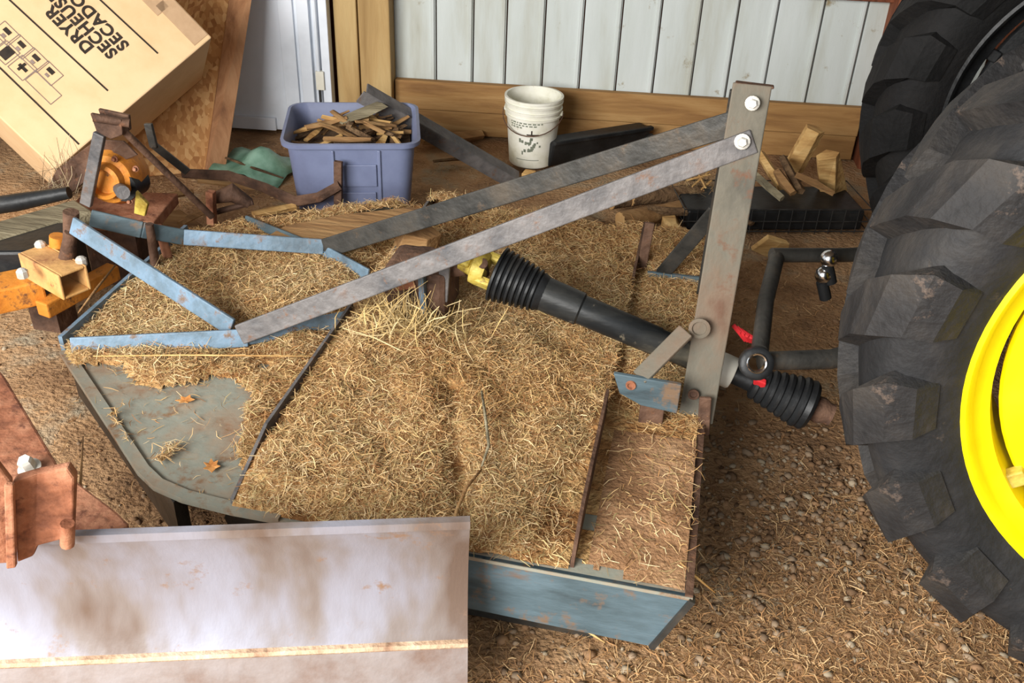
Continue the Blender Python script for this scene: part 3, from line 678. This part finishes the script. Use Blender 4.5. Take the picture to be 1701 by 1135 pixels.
# steel angle bar over the tote
p0 = aty(598, 160, 3.66); p1 = atz(852, 305, .02)
ab = MB().bar(p0, p1, .05, .006, (0, -1, 1)); dd = (p1-p0).normalized()
nn = dd.cross(Vector((0, -1, 1))).normalized()
ab = MB().bar(p0, p1, .06, .008, (-.15, -.35, 1)).bar(p0+Vector((.02, .028, .026)), p1+Vector((.02, .028, .026)), .06, .008, (0, 1, .2))
tag(ab.build('angle_iron', 'greysteel', None, bevel=.002), 'grey steel angle iron leaning from the tote down to the floor', 'steel bar')

# ================================================================== BUCKET
BC = atz(874, 283, 0)+Vector((.0, .12, 0)); BC.z = 0
bk = thing('bucket', 'white plastic bucket with wire handle and faded print', 'bucket', BC)
BH = .325
def br_(z): return .106+.025*z/BH
MB().lathe(BC, (0, 0, 1), [(0, 0), (0, .10), (.006, .106), (BH*.72, br_(BH*.72)), (BH*.72, br_(BH*.72)+.008), (BH*.75, br_(BH*.75)+.008), (BH*.75, br_(BH*.75)+.001), (BH*.81, br_(BH*.81)+.001), (BH*.81, br_(BH*.81)+.008), (BH*.84, br_(BH*.84)+.008), (BH*.84, br_(BH*.84)+.001), (BH*.90, br_(BH*.9)+.001), (BH*.90, br_(BH*.9)+.007), (BH*.93, br_(BH)+.006), (BH*.93, br_(BH)+.001), (BH-.012, br_(BH)), (BH-.01, br_(BH)+.007), (BH, br_(BH)+.006), (BH, br_(BH)-.004), (.01, .10), (.01, 0)], 40).build('bucket_body', 'bucket', bk, True)
def onb(th, z, e=.0015): r = br_(z)+e; return BC+Vector((math.sin(th)*r, -math.cos(th)*r, z))
def patch(nm, th0, th1, z0, z1, mat, parent=bk):
    n = max(2, int((th1-th0)/.08)+1); mb = MB(); vs = []; fs = []
    for i in range(n):
        t = th0+(th1-th0)*i/(n-1); vs += [onb(t, z0), onb(t, z1)]
    for i in range(n-1): fs.append((2*i, 2*i+2, 2*i+3, 2*i+1))
    return mb.add(vs, fs).build(nm, mat, parent)
for r_, (z, t0, t1) in enumerate([(.222, -.75, .55), (.211, -.75, .35), (.2, -.75, -.2)]):
    t = t0
    while t < t1:
        l = random.uniform(.05, .14); patch('printed_mark', t, min(t+l, t1), z, z+.006, 'print'); t += l+.05
patch('printed_bar', -.05, .42, .170, .176, 'ink'); patch('printed_bar', .12, .17, .176, .194, 'ink')
rr = np.random.default_rng(2)
for i in range(22):
    a, b = rr.normal(.05, .17), rr.normal(.105, .022); patch('printed_leaf', a, a+rr.uniform(.04, .12), b, b+rr.uniform(.008, .02), 'print')
patch('printed_mark', -.5, .5, .045, .048, 'print')
hp = [BC+Vector((math.sin(t)*(.142), -math.cos(t)*.142*1.02, .25-.075*math.cos(t)*1.0)) for t in np.linspace(-math.pi/2, math.pi/2, 17)]
MB().tube(hp, .0025, 6).build('wire_handle', 'rustdark', bk, True)
for s in (-1, 1): MB().lathe(BC+Vector((s*.126, 0, .25)), (s, 0, 0), [(0, .014), (.012, .012), (.012, 0)], 12).build('handle_ear', 'bucket', bk)

# black feed trough behind the bucket
q = [atz(905, 288, .0), atz(1075, 262, .0)]
tl = q[0]+Vector((.02, .05, 0)); tr_ = q[1]+Vector((0, .06, 0)); dv = (tr_-tl).normalized(); dn = Vector((-dv.y, dv.x, 0))
ftr = thing('feed_trough', 'long black plastic trough lying behind the white bucket', 'trough', (tl+tr_)/2)
MB().hexa([tl+dn*.03, tr_+dn*.03, tr_+dn*.08, tl+dn*.08, tl-dn*.01+Vector((0, 0, .13)), tr_-dn*.01+Vector((0, 0, .13)), tr_+dn*.10+Vector((0, 0, .13)), tl+dn*.10+Vector((0, 0, .13))]).build('trough_body', 'black', ftr, bevel=.012)
MB().bar(tl-dn*.01+Vector((0, 0, .135)), tr_-dn*.01+Vector((0, 0, .135)), .02, .03).build('trough_rim', 'black', ftr, bevel=.006)
tag(MB().tube([atz(1040, 255, .08), atz(1082, 228, .10)], .02, 10).build('pipe_stub', 'black', None, True), 'short black pipe with pale end lying behind the black trough', 'pipe')

# ================================================================== FIREWOOD
def log(a, b, r, label, group=None, split=False):
    T = thing('log', label, 'log', ((Vector(a)+Vector(b))/2).to_tuple(), group); a, b = Vector(a), Vector(b); d = b-a
    pts = [a+d*t+Vector((0, 0, random.uniform(-.1, .1)*r)) for t in (0, .33, .66, 1)]
    MB().tube(pts, [r*random.uniform(.92, 1.05) for _ in pts], 12, caps=False).build('bark', 'bark' if not split else 'wood', T, True)
    dd = d.normalized()
    for p, s in ((pts[0], -1), (pts[-1], 1)): MB().lathe(p-dd*s*.004, dd*s, [(0, r*.97), (.005, r*.95), (.006, 0)], 12).build('cut_end', 'cutend', T)
    return T
log(atz(1015, 336, .06), atz(1150, 318, .06), .032, 'thin log nearest the trough, cut end facing left', 'logs by the wall')
log(atz(1049, 328, .075), atz(1165, 322, .075), .036, 'short log with pale sawn end beside the thin log', 'logs by the wall')
log(atz(1030, 366, .05), atz(1135, 345, .05), .038, 'half-split log lying in front of the two sawn log ends', 'logs by the wall', True)
def chunk(px, py, z, size, label, mat='splitwood', seed=0, name='firewood_chunk', cat='firewood', rot=None, g='split firewood pieces by the wall'):
    r = np.random.default_rng(seed); c = atz(px, py, z); sx, sy, sz = size
    vs = []
    for dz in (-1, 1):
        for k in range(5):
            an = 2*math.pi*k/5+r.uniform(-.3, .3); q_ = r.uniform(.75, 1.1)*(1 if dz < 0 else r.uniform(.6, 1))
            vs.append(Vector((math.cos(an)*sx*q_, math.sin(an)*sy*q_, dz*sz)))
    m = Matrix.Rotation(rot[2], 3, 'Z')@Matrix.Rotation(rot[1], 3, 'Y')@Matrix.Rotation(rot[0], 3, 'X') if rot else Matrix.Identity(3)
    vs = [c+m@p for p in vs]; fs = [(4, 3, 2, 1, 0), (5, 6, 7, 8, 9)]+[(k, (k+1) % 5, 5+(k+1) % 5, 5+k) for k in range(5)]
    return tag(MB().add(vs, fs).build(name, mat, None, bevel=.003), label, cat, g)
chunk(1115, 374, .05, (.045, .035, .05), 'pale square-cut wood block at the far corner of the mower', seed=1, rot=(1.4, .1, .3))
chunk(1335, 248, .20, (.065, .04, .11), 'pale pointed wood wedge standing at the top of the pile', seed=3, rot=(.2, .25, .2))
chunk(1378, 293, .17, (.075, .04, .125), 'broad tan split piece leaning against the far tire', seed=5, rot=(.35, -.35, .2))
chunk(1283, 410, .06, (.085, .02, .05), 'flat tan wood wedge lying behind the mast', seed=8, rot=(.5, .3, .2))
for k, (pa, pb, w_) in enumerate([((1262, 256), (1300, 310), .05), ((1300, 262), (1330, 318), .04), ((1322, 290), (1385, 322), .035), ((1290, 285), (1318, 322), .05), ((1255, 290), (1300, 330), .035)]):
    lab = ['knobbly branch piece sloping beside the top of the mast', 'dark branch piece behind the knobbly branch', 'thin stick under the broad tan split piece', 'stubby branch end pointing at the viewer on the crate', 'grey stick low on the crate beside the mast'][k]
    stick('branch', lab, 'branch', atz(*pa, .19), atz(*pb, .14), w_, w_*.9, ['splitwood', 'bark', 'wood', 'wood', 'greywood'][k], 'branches on the wire crate', taper=.9)
for k, (pa, pb) in enumerate([((1140, 300), (1180, 290)), ((1150, 310), (1178, 285)), ((1158, 285), (1172, 312)), ((1165, 315), (1182, 300))]):
    stick('twig', 'thin pale twig in the tangle left of the mast', 'twig', atz(*pa, .13), atz(*pb, .15), .012, .01, 'splitwood', 'twigs left of the mast')
# wire crate
cr = thing('wire_crate', 'low black wire crate holding branches behind the mast', 'wire crate', atz(1280, 385, 0))
cA, cB = atz(1132, 388, .0), atz(1440, 388, .0); cdv = (cB-cA).normalized(); cdn = Vector((-cdv.y, cdv.x, 0)); cl = (cB-cA).length
for z in (.01, .055, .11):
    MB().tube([cA+Vector((0, 0, z)), cB+Vector((0, 0, z)), cB+cdn*.3+Vector((0, 0, z)), cA+cdn*.3+Vector((0, 0, z)), cA+Vector((0, 0, z))], .003, 6).build('wire', 'wire', cr)
for k in range(15):
    p = cA+cdv*(cl*k/14)
    MB().tube([p+Vector((0, 0, .0)), p+Vector((0, 0, .11))], .002, 5).build('wire', 'wire', cr)
MB().box((cA+cB)/2+cdn*.15+Vector((0, 0, .05)), cdv*(cl/2-.02), cdn*.13, (0, 0, .045)).build('crate_liner', 'black', cr, bevel=.01)
# green plastic sheet
gv = []; gx = np.linspace(0, 1, 10); c0 = atz(425, 285, 0)
for j in range(9):
    for i in range(10):
        a = (i/9-.5)*.34; b = (j/8-.5)*.30
        gv.append(c0+Vector((a, b, max(.002, .09*math.exp(-(a*a+b*b)/.012)+.03*math.sin(21*a+9*b)*math.cos(17*b-6*a)+.012))))
gs = MB().add(gv, [(j*10+i, j*10+i+1, (j+1)*10+i+1, (j+1)*10+i) for j in range(8) for i in range(9)]).build('plastic_sheet', 'green', None, True)
gs.modifiers.new('thick', 'SOLIDIFY').thickness = .003
tag(gs, 'crumpled translucent green plastic sheet beside the tote', 'plastic sheet')
# timber pieces behind the mower
def slab(name, label, cat, pxs, z, th, mat, group=None):
    return tag(MB().prism([atz(*p, z) for p in pxs], (0, 0, -th)).build(name, mat, None, bevel=.012), label, cat, group)
slab('timber_slab', 'long dusty timber slab lying behind the mower deck', 'timber', [(440, 392), (470, 374), (560, 355), (680, 342), (728, 346), (735, 358), (600, 398), (560, 418), (480, 412)], .345, .043, 'wood')
chunk(690, 412, .36, (.085, .06, .075), 'rounded brown stump under the far brace', 'wood', 11, 'stump', 'stump', (.3, .2, .4), None)
chunk(880, 298, .03, (.05, .04, .04), 'small tan wood offcut at the foot of the bucket', 'splitwood', 12, 'wood_offcut', 'offcut', (.4, .2, .1), None)
slab('loose_board', 'short rusty-brown board beside the curved arm of the orange implement', 'board', [(385, 372), (440, 345), (520, 345), (520, 362), (430, 378)], .12, .03, 'wood')
slab('loose_board', 'tan board under the rusty mast foot of the orange implement', 'board', [(240, 356), (300, 346), (345, 378), (280, 394)], .14, .03, 'wood')

# ================================================================== ORANGE IMPLEMENT (left)
im = thing('orange_implement', 'old orange implement with rusty hitch mast and gearbox', 'farm implement', (-1.95, 2.6, 0))
k0 = aty(185, 203, 2.62)
for sy in (-.022, .022):
    MB().prism([k0+Vector((-.055, sy, .03)), k0+Vector((.05, sy, .02)), k0+Vector((.045, sy, -.03)), k0+Vector((.0, sy, -.05)), k0+Vector((-.045, sy, -.03))], (0, .014, 0)).build('mast_cheek', 'rustdark', im, bevel=.004)
MB().box(k0+Vector((.01, .006, -.012)), (.035, 0, 0), (0, .016, 0), (0, 0, .022)).build('mast_head', 'rustdark', im, bevel=.008)
MB().tube([aty(155, 195, 2.58), aty(215, 205, 2.62)], .014, 12).build('mast_pin', 'rustdark', im, True)
flatbar('mast_bar', aty(166, 222, 2.60), aty(143, 340, 2.58), .038, .02, (1, 0, 0), 'greysteel', im)
MB().tube([aty(200, 212, 2.62), aty(352, 360, 2.85)], .012, 10).build('mast_rod', 'rustdark', im, True)
flatbar('mast_strap', aty(246, 205, 3.0), aty(256, 245, 3.0), .03, .015, (1, 0, 0), 'darksteel', im)
flatbar('mast_strap', aty(254, 240, 3.0), aty(312, 286, 3.05), .028, .015, (0, 0, 1), 'darksteel', im)
MB().prism([aty(160, 232, 2.70), aty(120, 262, 2.72), aty(92, 285, 2.74), aty(70, 330, 2.76), aty(108, 330, 2.72), aty(160, 285, 2.70), aty(228, 258, 2.70), aty(205, 235, 2.70)], (0, .008, 0)).build('guard_plate', 'rustdark', im, bevel=.002)
g0 = aty(186, 318, 2.66)
gbx = MB().lathe(g0+Vector((-.02, .14, .02)), (.1, -1, .15), [(0, 0), (0, .07), (.03, .092), (.10, .095), (.14, .08), (.15, .062), (.18, .058), (.185, .045), (.16, .042), (.16, 0)], 28).build('gearbox', 'orange', im, True)
MB().lathe(aty(200, 318, 2.66)+Vector((0, .10, 0)), (.1, -1, .15), [(0, 0), (0, .050), (.10, .048), (.10, .03), (.09, .03), (.09, 0)], 20).build('seal', 'black', gbx, True)
MB().tube([aty(199, 314, 2.66), aty(204, 320, 2.50)], .022, 12).build('shaft_stub', 'greysteel', gbx, True)
MB().prism([aty(225, 318, 2.60), aty(245, 340, 2.60), aty(240, 360, 2.60), aty(222, 355, 2.60)], (0, .015, 0)).build('yellow_tab', 'yellowcast', gbx, bevel=.003)
for a in range(5):
    an = math.radians(40+60*a); bolt(aty(186, 312, 2.60)+Vector((math.cos(an)*.075, .06, math.sin(an)*.075)), (.1, -1, .15), .007, gbx, 'rust')
MB().tube([aty(-30, 345, 2.55), aty(30, 336, 2.58), aty(115, 320, 2.62)], [.03, .03, .02], 14).build('cross_tube', 'black', im, True)
MB().box(aty(200, 350, 2.75), (.16, .03, 0), (-.02, .12, 0), (0, 0, .02)).build('base_plate', 'rust', im, bevel=.004)
flatbar('leg', aty(350, 318, 2.9), aty(352, 372, 2.9), .028, .03, (1, 0, 0), 'rust', im)
MB().tube([aty(305, 288, 3.2), aty(380, 292, 3.2), aty(440, 312, 3.2), aty(490, 335, 3.2), aty(530, 328, 3.22), aty(565, 308, 3.25)], [.020, .022, .022, .024, .022, .02], 6).build('curved_arm', 'rustdark', im, True)
flatbar('arm_lug', aty(562, 268, 3.26), aty(562, 345, 3.26), .032, .02, (1, 0, 0), 'rustdark', im)
MB().tube([aty(355, 330, 2.95), aty(385, 320, 2.98), aty(415, 338, 3.0)], [.02, .035, .02], 12).build('elbow_joint', 'rustdark', im, True)
MB().tube([aty(360, 352, 2.95), aty(420, 336, 3.0)], .012, 8).build('tie_rod', 'rustdark', im, True)
# orange box beams, lower left
zb = .30
bA, bB = atz(-60, 505, zb), atz(80, 468, zb)
MB().bar(atz(-60, 500, .26), atz(70, 472, .26), .08, .12, (0, 0, 1)).build('main_beam', 'orange', im, bevel=.006)
bx = MB(); a_, b_ = atz(58, 432, .35), atz(125, 470, .35); dvv = (b_-a_).normalized(); u2 = Vector((0, 0, 1)); n2 = dvv.cross(u2).normalized()
W2, H2, T2 = .045, .04, .008
for s in (-1, 1):
    bx.box((a_+b_)/2+n2*s*(W2-T2/2), (b_-a_)/2, n2*T2/2, u2*H2); bx.box((a_+b_)/2+u2*s*(H2-T2/2), (b_-a_)/2, n2*(W2-T2), u2*T2/2)
bx.build('socket_tube', 'tanorange', im, bevel=.003)
MB().bar(atz(70, 515, .22), atz(190, 450, .22), .05, .05, (0, 0, 1)).build('lower_beam', 'orange', im, bevel=.005)
for (px, py) in ((66, 404), (134, 430), (36, 450), (98, 392)):
    c = atz(px, py, .40); MB().lathe(c-Vector((0, 0, .02)), (0, 0, 1), [(0, .016), (.02, .016), (.026, .010), (.03, 0)], 8).build('bolt_head', 'bolt', im)
MB().tube([atz(96, 412, .38), atz(96, 392, .42)], .024, 12).build('grease_cup', 'orange', im, True)
MB().tube([atz(110, 440, .36), atz(118, 385, .48)], [.026, .018], 10).build('spring_post', 'rustdark', im, True)
MB().box(atz(40, 440, .25), (.16, .05, 0), (-.03, .10, 0), (0, 0, .10)).build('inner_housing', 'black', im, bevel=.01)
for pa in ((60, 560), (10, 580)): pass
MB().box((-2.02, 2.42, .12), (.05, 0, 0), (0, .05, 0), (0, 0, .13)).build('stand', 'rustdark', im)
MB().box((-1.95, 2.78, .13), (.10, 0, 0), (0, .08, 0), (0, 0, .13)).build('stand', 'rustdark', im)
# weathered timber across the implement
tag(MB().bar(atz(-60, 412, .33), atz(142, 352, .33), .05, .13, (0, 0, 1)).build('weathered_timber', 'greywood', None, bevel=.008), 'weathered grey timber lying across the orange implement', 'timber')

# ================================================================== HAY, STRAW, GRAVEL
SLAB = [(440, 392), (470, 374), (560, 355), (680, 342), (728, 346), (735, 358), (600, 398), (560, 418), (480, 412)]
def hay_h(x, y):
    n1 = fbm(x, y, 21, 7, 4); n2 = fbm(x, y, 22, 24, 3)
    mid = (x > -.87) & (x < -.115)
    h = np.where(mid, .038+.018*n1+.008*n2, 0)
    # central heap around the gearbox
    h += np.where(mid, .05*np.exp(-((x+.62)**2/.06+(y-2.05)**2/.08)), 0)
    # thinner towards the near edge, hollow left of the second rib
    h = np.where(mid, h*np.clip((y-1.40)/.10+.12, 0, 1), h)
    h += np.where(mid, .03*np.exp(-((x+.80)/.10)**2)*np.clip((y-1.47)/.15, 0, 1), 0)
    h = np.where(mid & (x < -.80), np.minimum(h, .068), h)
    h -= np.where(mid, .05*np.exp(-((x+.15)/.06)**2)*np.clip((2.0-y)/.2, 0, 1), 0)
    h -= np.where(mid, .022*np.exp(-(((x+.42)+(y-1.65)*.35)/.03)**2)*(y < 1.9), 0)
    h = np.where(mid, np.maximum(h, .004), h)
    rear = x <= -.87
    hr = .024+.014*n1+.006*n2
    edge = 1.80+.09*fbm(x, y, 31, 9, 3)-.35*np.clip((x+1.05)/.2, 0, 1)
    hr = np.where(y > edge, hr*np.clip((y-edge)/.06, 0, 1), -.004+.016*(n2+.3*n1 > .9))
    h = np.where(rear, hr*np.clip((-.89-x)/.10, .12, 1), h)
    front = x >= -.115
    hf = .008+.006*n1+.004*n2+.03*np.clip((y-1.95)/.5, 0, 1)
    h = np.where(front, hf*np.clip((x+.10)/.03, .3, 1), h)
    sl = in_poly(np.ravel(x), np.ravel(y), [atz(*q, .335)[:2] for q in SLAB]).reshape(np.shape(x))
    return np.where(sl, -.01, h)
def hay():
    st = .0125; xs = np.arange(-1.60, .14, st); ys = np.arange(1.39, 3.06, st); X, Y = np.meshgrid(xs, ys)
    H = hay_h(X, Y); ins = in_poly(X.ravel(), Y.ravel(), [(.12, 1.412)]+DECK[1:-1]+[(.12, 3.03)]).reshape(X.shape)
    edge_in = in_poly(X.ravel(), Y.ravel(), [(x*.985-.008, YC+(y-YC)*.985) for x, y in DECK]).reshape(X.shape)
    H = np.where(edge_in, H, np.minimum(H, .004))
    V = np.c_[X.ravel(), Y.ravel(), (ZD+H).ravel()]; nx = len(xs); I = np.arange(X.size).reshape(X.shape)
    good = ins & (H > .0015)
    fm = good[:-1, :-1] & good[:-1, 1:] & good[1:, 1:] & good[1:, :-1]
    F = np.stack([I[:-1, :-1], I[:-1, 1:], I[1:, 1:], I[1:, :-1]], -1)[fm]
    fx = X[:-1, :-1][fm]
    o = np_mesh('hay_bed', V, F, 'hay')
    o.data.materials.append(M['dust'])
    mi = ((fx > -.10) & (Y[:-1, :-1][fm] < 1.9)).astype(np.int32); 
    if len(o.data.polygons) == len(mi): o.data.polygons.foreach_set('material_index', mi)
    stuff(o, 'matted dry hay bed covering the mower deck', 'hay')
    # loose stalks over it
    n = 190000; x = RNG.uniform(-1.56, .12, n); y = RNG.uniform(1.41, 3.02, n); h = hay_h(x, y)
    k = in_poly(x, y, [(q*.985-.008, YC+(r-YC)*.985) for q, r in DECK]) & (h > -.008) & (RNG.uniform(0, 1, n) < np.clip(h/.016, .015, 1)) & ~((x > -.10) & (y < 1.95) & (RNG.uniform(0, 1, n) < .86)) & ~((np.abs(x+.868) < .022) & (y < 2.2)) & ~((np.abs(x+.118) < .02) & (y < 1.97)) & ~((y > 2.6) & (RNG.uniform(0, 1, n) < .35))
    P = np.c_[x, y, ZD+np.maximum(h, .001)+RNG.uniform(-.002, .006, n)][k]
    V, F, t = strands(P, (.014, .042), (.0011, .0023), .20, [(218, 190, 142), (198, 166, 116), (172, 132, 88), (230, 208, 168), (188, 172, 124), (150, 110, 74), (208, 178, 132)], True)
    stuff(np_mesh('hay_stalks', V, F, 'strand', t), 'loose dry hay stalks lying over the mower deck', 'hay')
    # tuft at the pedestal
    n = 420; x = RNG.normal(-.68, .07, n); y = RNG.normal(2.10, .05, n)
    P = np.c_[x, y, ZD+hay_h(x, y)+RNG.uniform(.0, .03, n)]
    V, F, t = strands(P, (.06, .12), (.002, .004), .7, [(222, 198, 148), (206, 178, 122), (190, 160, 104)])
    stuff(np_mesh('hay_tuft', V, F, 'strand', t), 'upright pale hay tuft at the gearbox pedestal', 'hay')
hay()
def straw_floor():
    n = 90000; x = np.concatenate([RNG.uniform(-2.8, 1.4, n//2), RNG.uniform(-.35, 1.3, n-n//2)]); y = np.concatenate([RNG.uniform(.8, 4.2, n//2), RNG.uniform(.8, 2.2, n-n//2)])
    z = floor_z(x, y); k = fbm(x, y, 41, 4, 3) > RNG.uniform(-.9, .5, n)
    P = np.c_[x, y, z+.002][k]
    V, F, t = strands(P, (.012, .038), (.0014, .003), .22, [(188, 150, 104), (162, 122, 80), (206, 172, 126), (136, 100, 66), (176, 132, 88)])
    stuff(np_mesh('straw_litter', V, F, 'strand', t), 'short straw litter scattered over the dirt floor', 'straw')
    # gravel
    bm = bmesh.new(); bmesh.ops.create_icosphere(bm, subdivisions=1, radius=1); bv = np.array([v.co for v in bm.verts]); bf = np.array([[v.index for v in f.verts] for f in bm.faces]); bm.free()
    n = 11000; m = 3000; x = np.concatenate([RNG.uniform(-2.3, 1.3, n//3), RNG.uniform(-.3, 1.25, n-m-n//3), RNG.normal(.42, .17, m)]); y = np.concatenate([RNG.uniform(.9, 3.2, n//3), RNG.uniform(.85, 2.4, n-m-n//3), RNG.normal(1.95, .22, m)])
    k = fbm(x, y, 51, 5, 3) > RNG.uniform(-.9, .7, n); x, y = x[k], y[k]; n = len(x)
    s = RNG.gamma(2.0, .0024, n).clip(.0018, .0125)
    q = bv[None]*(1+RNG.uniform(-.4, .4, (n, len(bv), 1)))*s[:, None, None]*np.stack([RNG.uniform(.8, 1.5, n), RNG.uniform(.7, 1.2, n), RNG.uniform(.5, .8, n)], -1)[:, None, :]
    a = RNG.uniform(0, 6.28, n); c, sn = np.cos(a)[:, None], np.sin(a)[:, None]
    V = np.stack([q[..., 0]*c-q[..., 1]*sn+x[:, None], q[..., 0]*sn+q[..., 1]*c+y[:, None], q[..., 2]+(floor_z(x, y)+s*.25)[:, None]], -1).reshape(-1, 3)
    F = (bf[None]+(np.arange(n)*len(bv))[:, None, None]).reshape(-1, 3)
    cl = np.array([lin(c_) for c_ in [(150, 128, 104), (134, 110, 86), (164, 148, 124), (124, 96, 70), (150, 116, 84)]])
    t = np.repeat(cl[RNG.integers(0, len(cl), n)]*RNG.uniform(.7, 1.1, n)[:, None], len(bv), 0)
    stuff(np_mesh('gravel', V, F, 'gravel', t), 'loose grey and tan gravel on the dirt floor', 'gravel')
straw_floor()
# single long stalks one can pick out
def stalk(label, pts, r=.0022, mat='splitwood', name='straw_stalk', cat='stalk'):
    tag(MB().tube(pts, [r*.6]+[r]*(len(pts)-2)+[r*.5], 6).build(name, mat, None, 'all'), label, cat)
stalk('long straight straw lying across the blue strap at the rear of the mower', [atz(155, 592, .345), atz(300, 590, .35), atz(420, 591, .352), atz(545, 592, .35)], .0024)
stalk('bent dark weed stem standing in the middle of the hay', [atz(800, 650, .40), atz(806, 690, .385), atz(812, 740, .37), atz(800, 775, .355)], .004, 'greywood', 'weed_stem', 'stem')
stalk('dark weed stem hanging over the right end of the blade', [atz(800, 780, .35), atz(775, 810, .345), atz(758, 850, .34), atz(752, 890, .33)], .004, 'wood', 'weed_stem', 'stem')
stalk('long pale straw beside the front corner of the mower', [atz(1130, 935, .31), atz(1155, 958, .29), atz(1188, 985, .25)], .003)
stalk('pale straw on the floor in front of the blue skirt', [atz(965, 1043, .03), atz(985, 1055, .02), atz(1005, 1068, .015)], .003)
stalk('tan straw leaning on the orange beam', [atz(192, 440, .33), atz(160, 480, .32), atz(130, 520, .31)], .004, 'wood')
stalk('tall tan stalk rising by the rusty bracket', [atz(132, 870, .36), atz(134, 800, .36), atz(138, 725, .35)], .003, 'wood')

def leaf(label, px, py, z, size, ang, mat):
    c = atz(px, py, z); pts = [(0, -1), (.35, -.5), (.75, -.45), (.45, 0), (.6, .5), (.2, .45), (0, 1), (-.25, .4), (-.65, .5), (-.4, 0), (-.7, -.4), (-.3, -.5)]
    vs = [c+Vector((0, 0, .004))]; ca, sa = math.cos(ang), math.sin(ang)
    for x, y in pts: vs.append(c+Vector(((x*ca-y*sa)*size, (x*sa+y*ca)*size, .004+size*.35*(x*x+.2*y*y))))
    o = MB().add(vs, [(0, i+1, (i+1) % len(pts)+1) for i in range(len(pts))]).build('dry_leaf', mat)
    o.modifiers.new('thick', 'SOLIDIFY').thickness = .0012; tag(o, label, 'leaf', 'dry leaves on the mower deck')
M['leaf'] = mk('dry_leaf', [(168, 104, 50), (198, 138, 76), (214, 160, 100)], 30, .8)
leaf('curled orange dry leaf near the rounded corner of the mower deck', 352, 777, .302, .026, .5, 'leaf')
leaf('reddish-brown dry leaf in the middle of the bare deck patch', 308, 668, .303, .024, 1.9, 'leaf')
leaf('small orange leaf at the near edge of the hay above the blade', 700, 850, .325, .02, 2.6, 'leaf')

for k, (pa, pb, w_, z, mt, lab) in enumerate([
    ((255, 330), (320, 318), .05, .12, 'wood', 'flat brown scrap board behind the mast rod of the orange implement'),
    ((330, 300), (470, 318), .035, .10, 'wood', 'long thin lath behind the curved rusty arm'),
    ((375, 262), (470, 296), .02, .06, 'bark', 'thin dark stick across the green sheet'),
    ((420, 356), (490, 342), .05, .16, 'splitwood', 'tan split scrap in front of the curved rusty arm'),
    ((300, 372), (345, 350), .04, .17, 'wood', 'short brown scrap at the foot of the rusty leg'),
    ((700, 232), (800, 222), .10, .03, 'wood', 'wide flat board on the floor left of the bucket'),
    ((720, 268), (790, 262), .03, .02, 'bark', 'dark stick on the floor under the angle iron'),
    ((935, 345), (1000, 372), .05, .06, 'bark', 'dark bark strip between the mower and the sawn logs'),
    ((1075, 345), (1150, 352), .06, .08, 'bark', 'mossy bark log behind the pale square-cut block'),
    ((1200, 350), (1250, 372), .05, .05, 'bark', 'dark bark piece right behind the mast')]):
    stick('wood_scrap', lab, 'wood scrap', atz(*pa, z), atz(*pb, z), w_, w_*.5, mt, 'wood scraps behind the mower', taper=.85)
def weeds():
    n = 150; c = atz(118, 330, .3); x = RNG.normal(c.x, .03, n); y = RNG.normal(c.y, .04, n); P = np.c_[x, y, np.full(n, .33)]
    V, F, t = strands(P, (.10, .2), (.002, .0035), .9, [(186, 170, 140), (160, 140, 110), (140, 116, 88)])
    stuff(np_mesh('dry_weeds', V, F, 'strand', t), 'dry grey weeds tangled in the orange implement beside its mast', 'weeds')
    n = 160; c = atz(1160, 300, .12); x = RNG.normal(c.x, .05, n); y = RNG.normal(c.y, .05, n); P = np.c_[x, y, np.full(n, .08)]
    V, F, t = strands(P, (.06, .14), (.002, .0035), .5, [(186, 160, 120), (160, 130, 90), (120, 96, 66)])
    stuff(np_mesh('dry_brush', V, F, 'strand', t), 'tangle of dry brush on the floor left of the mast', 'brush')
weeds()
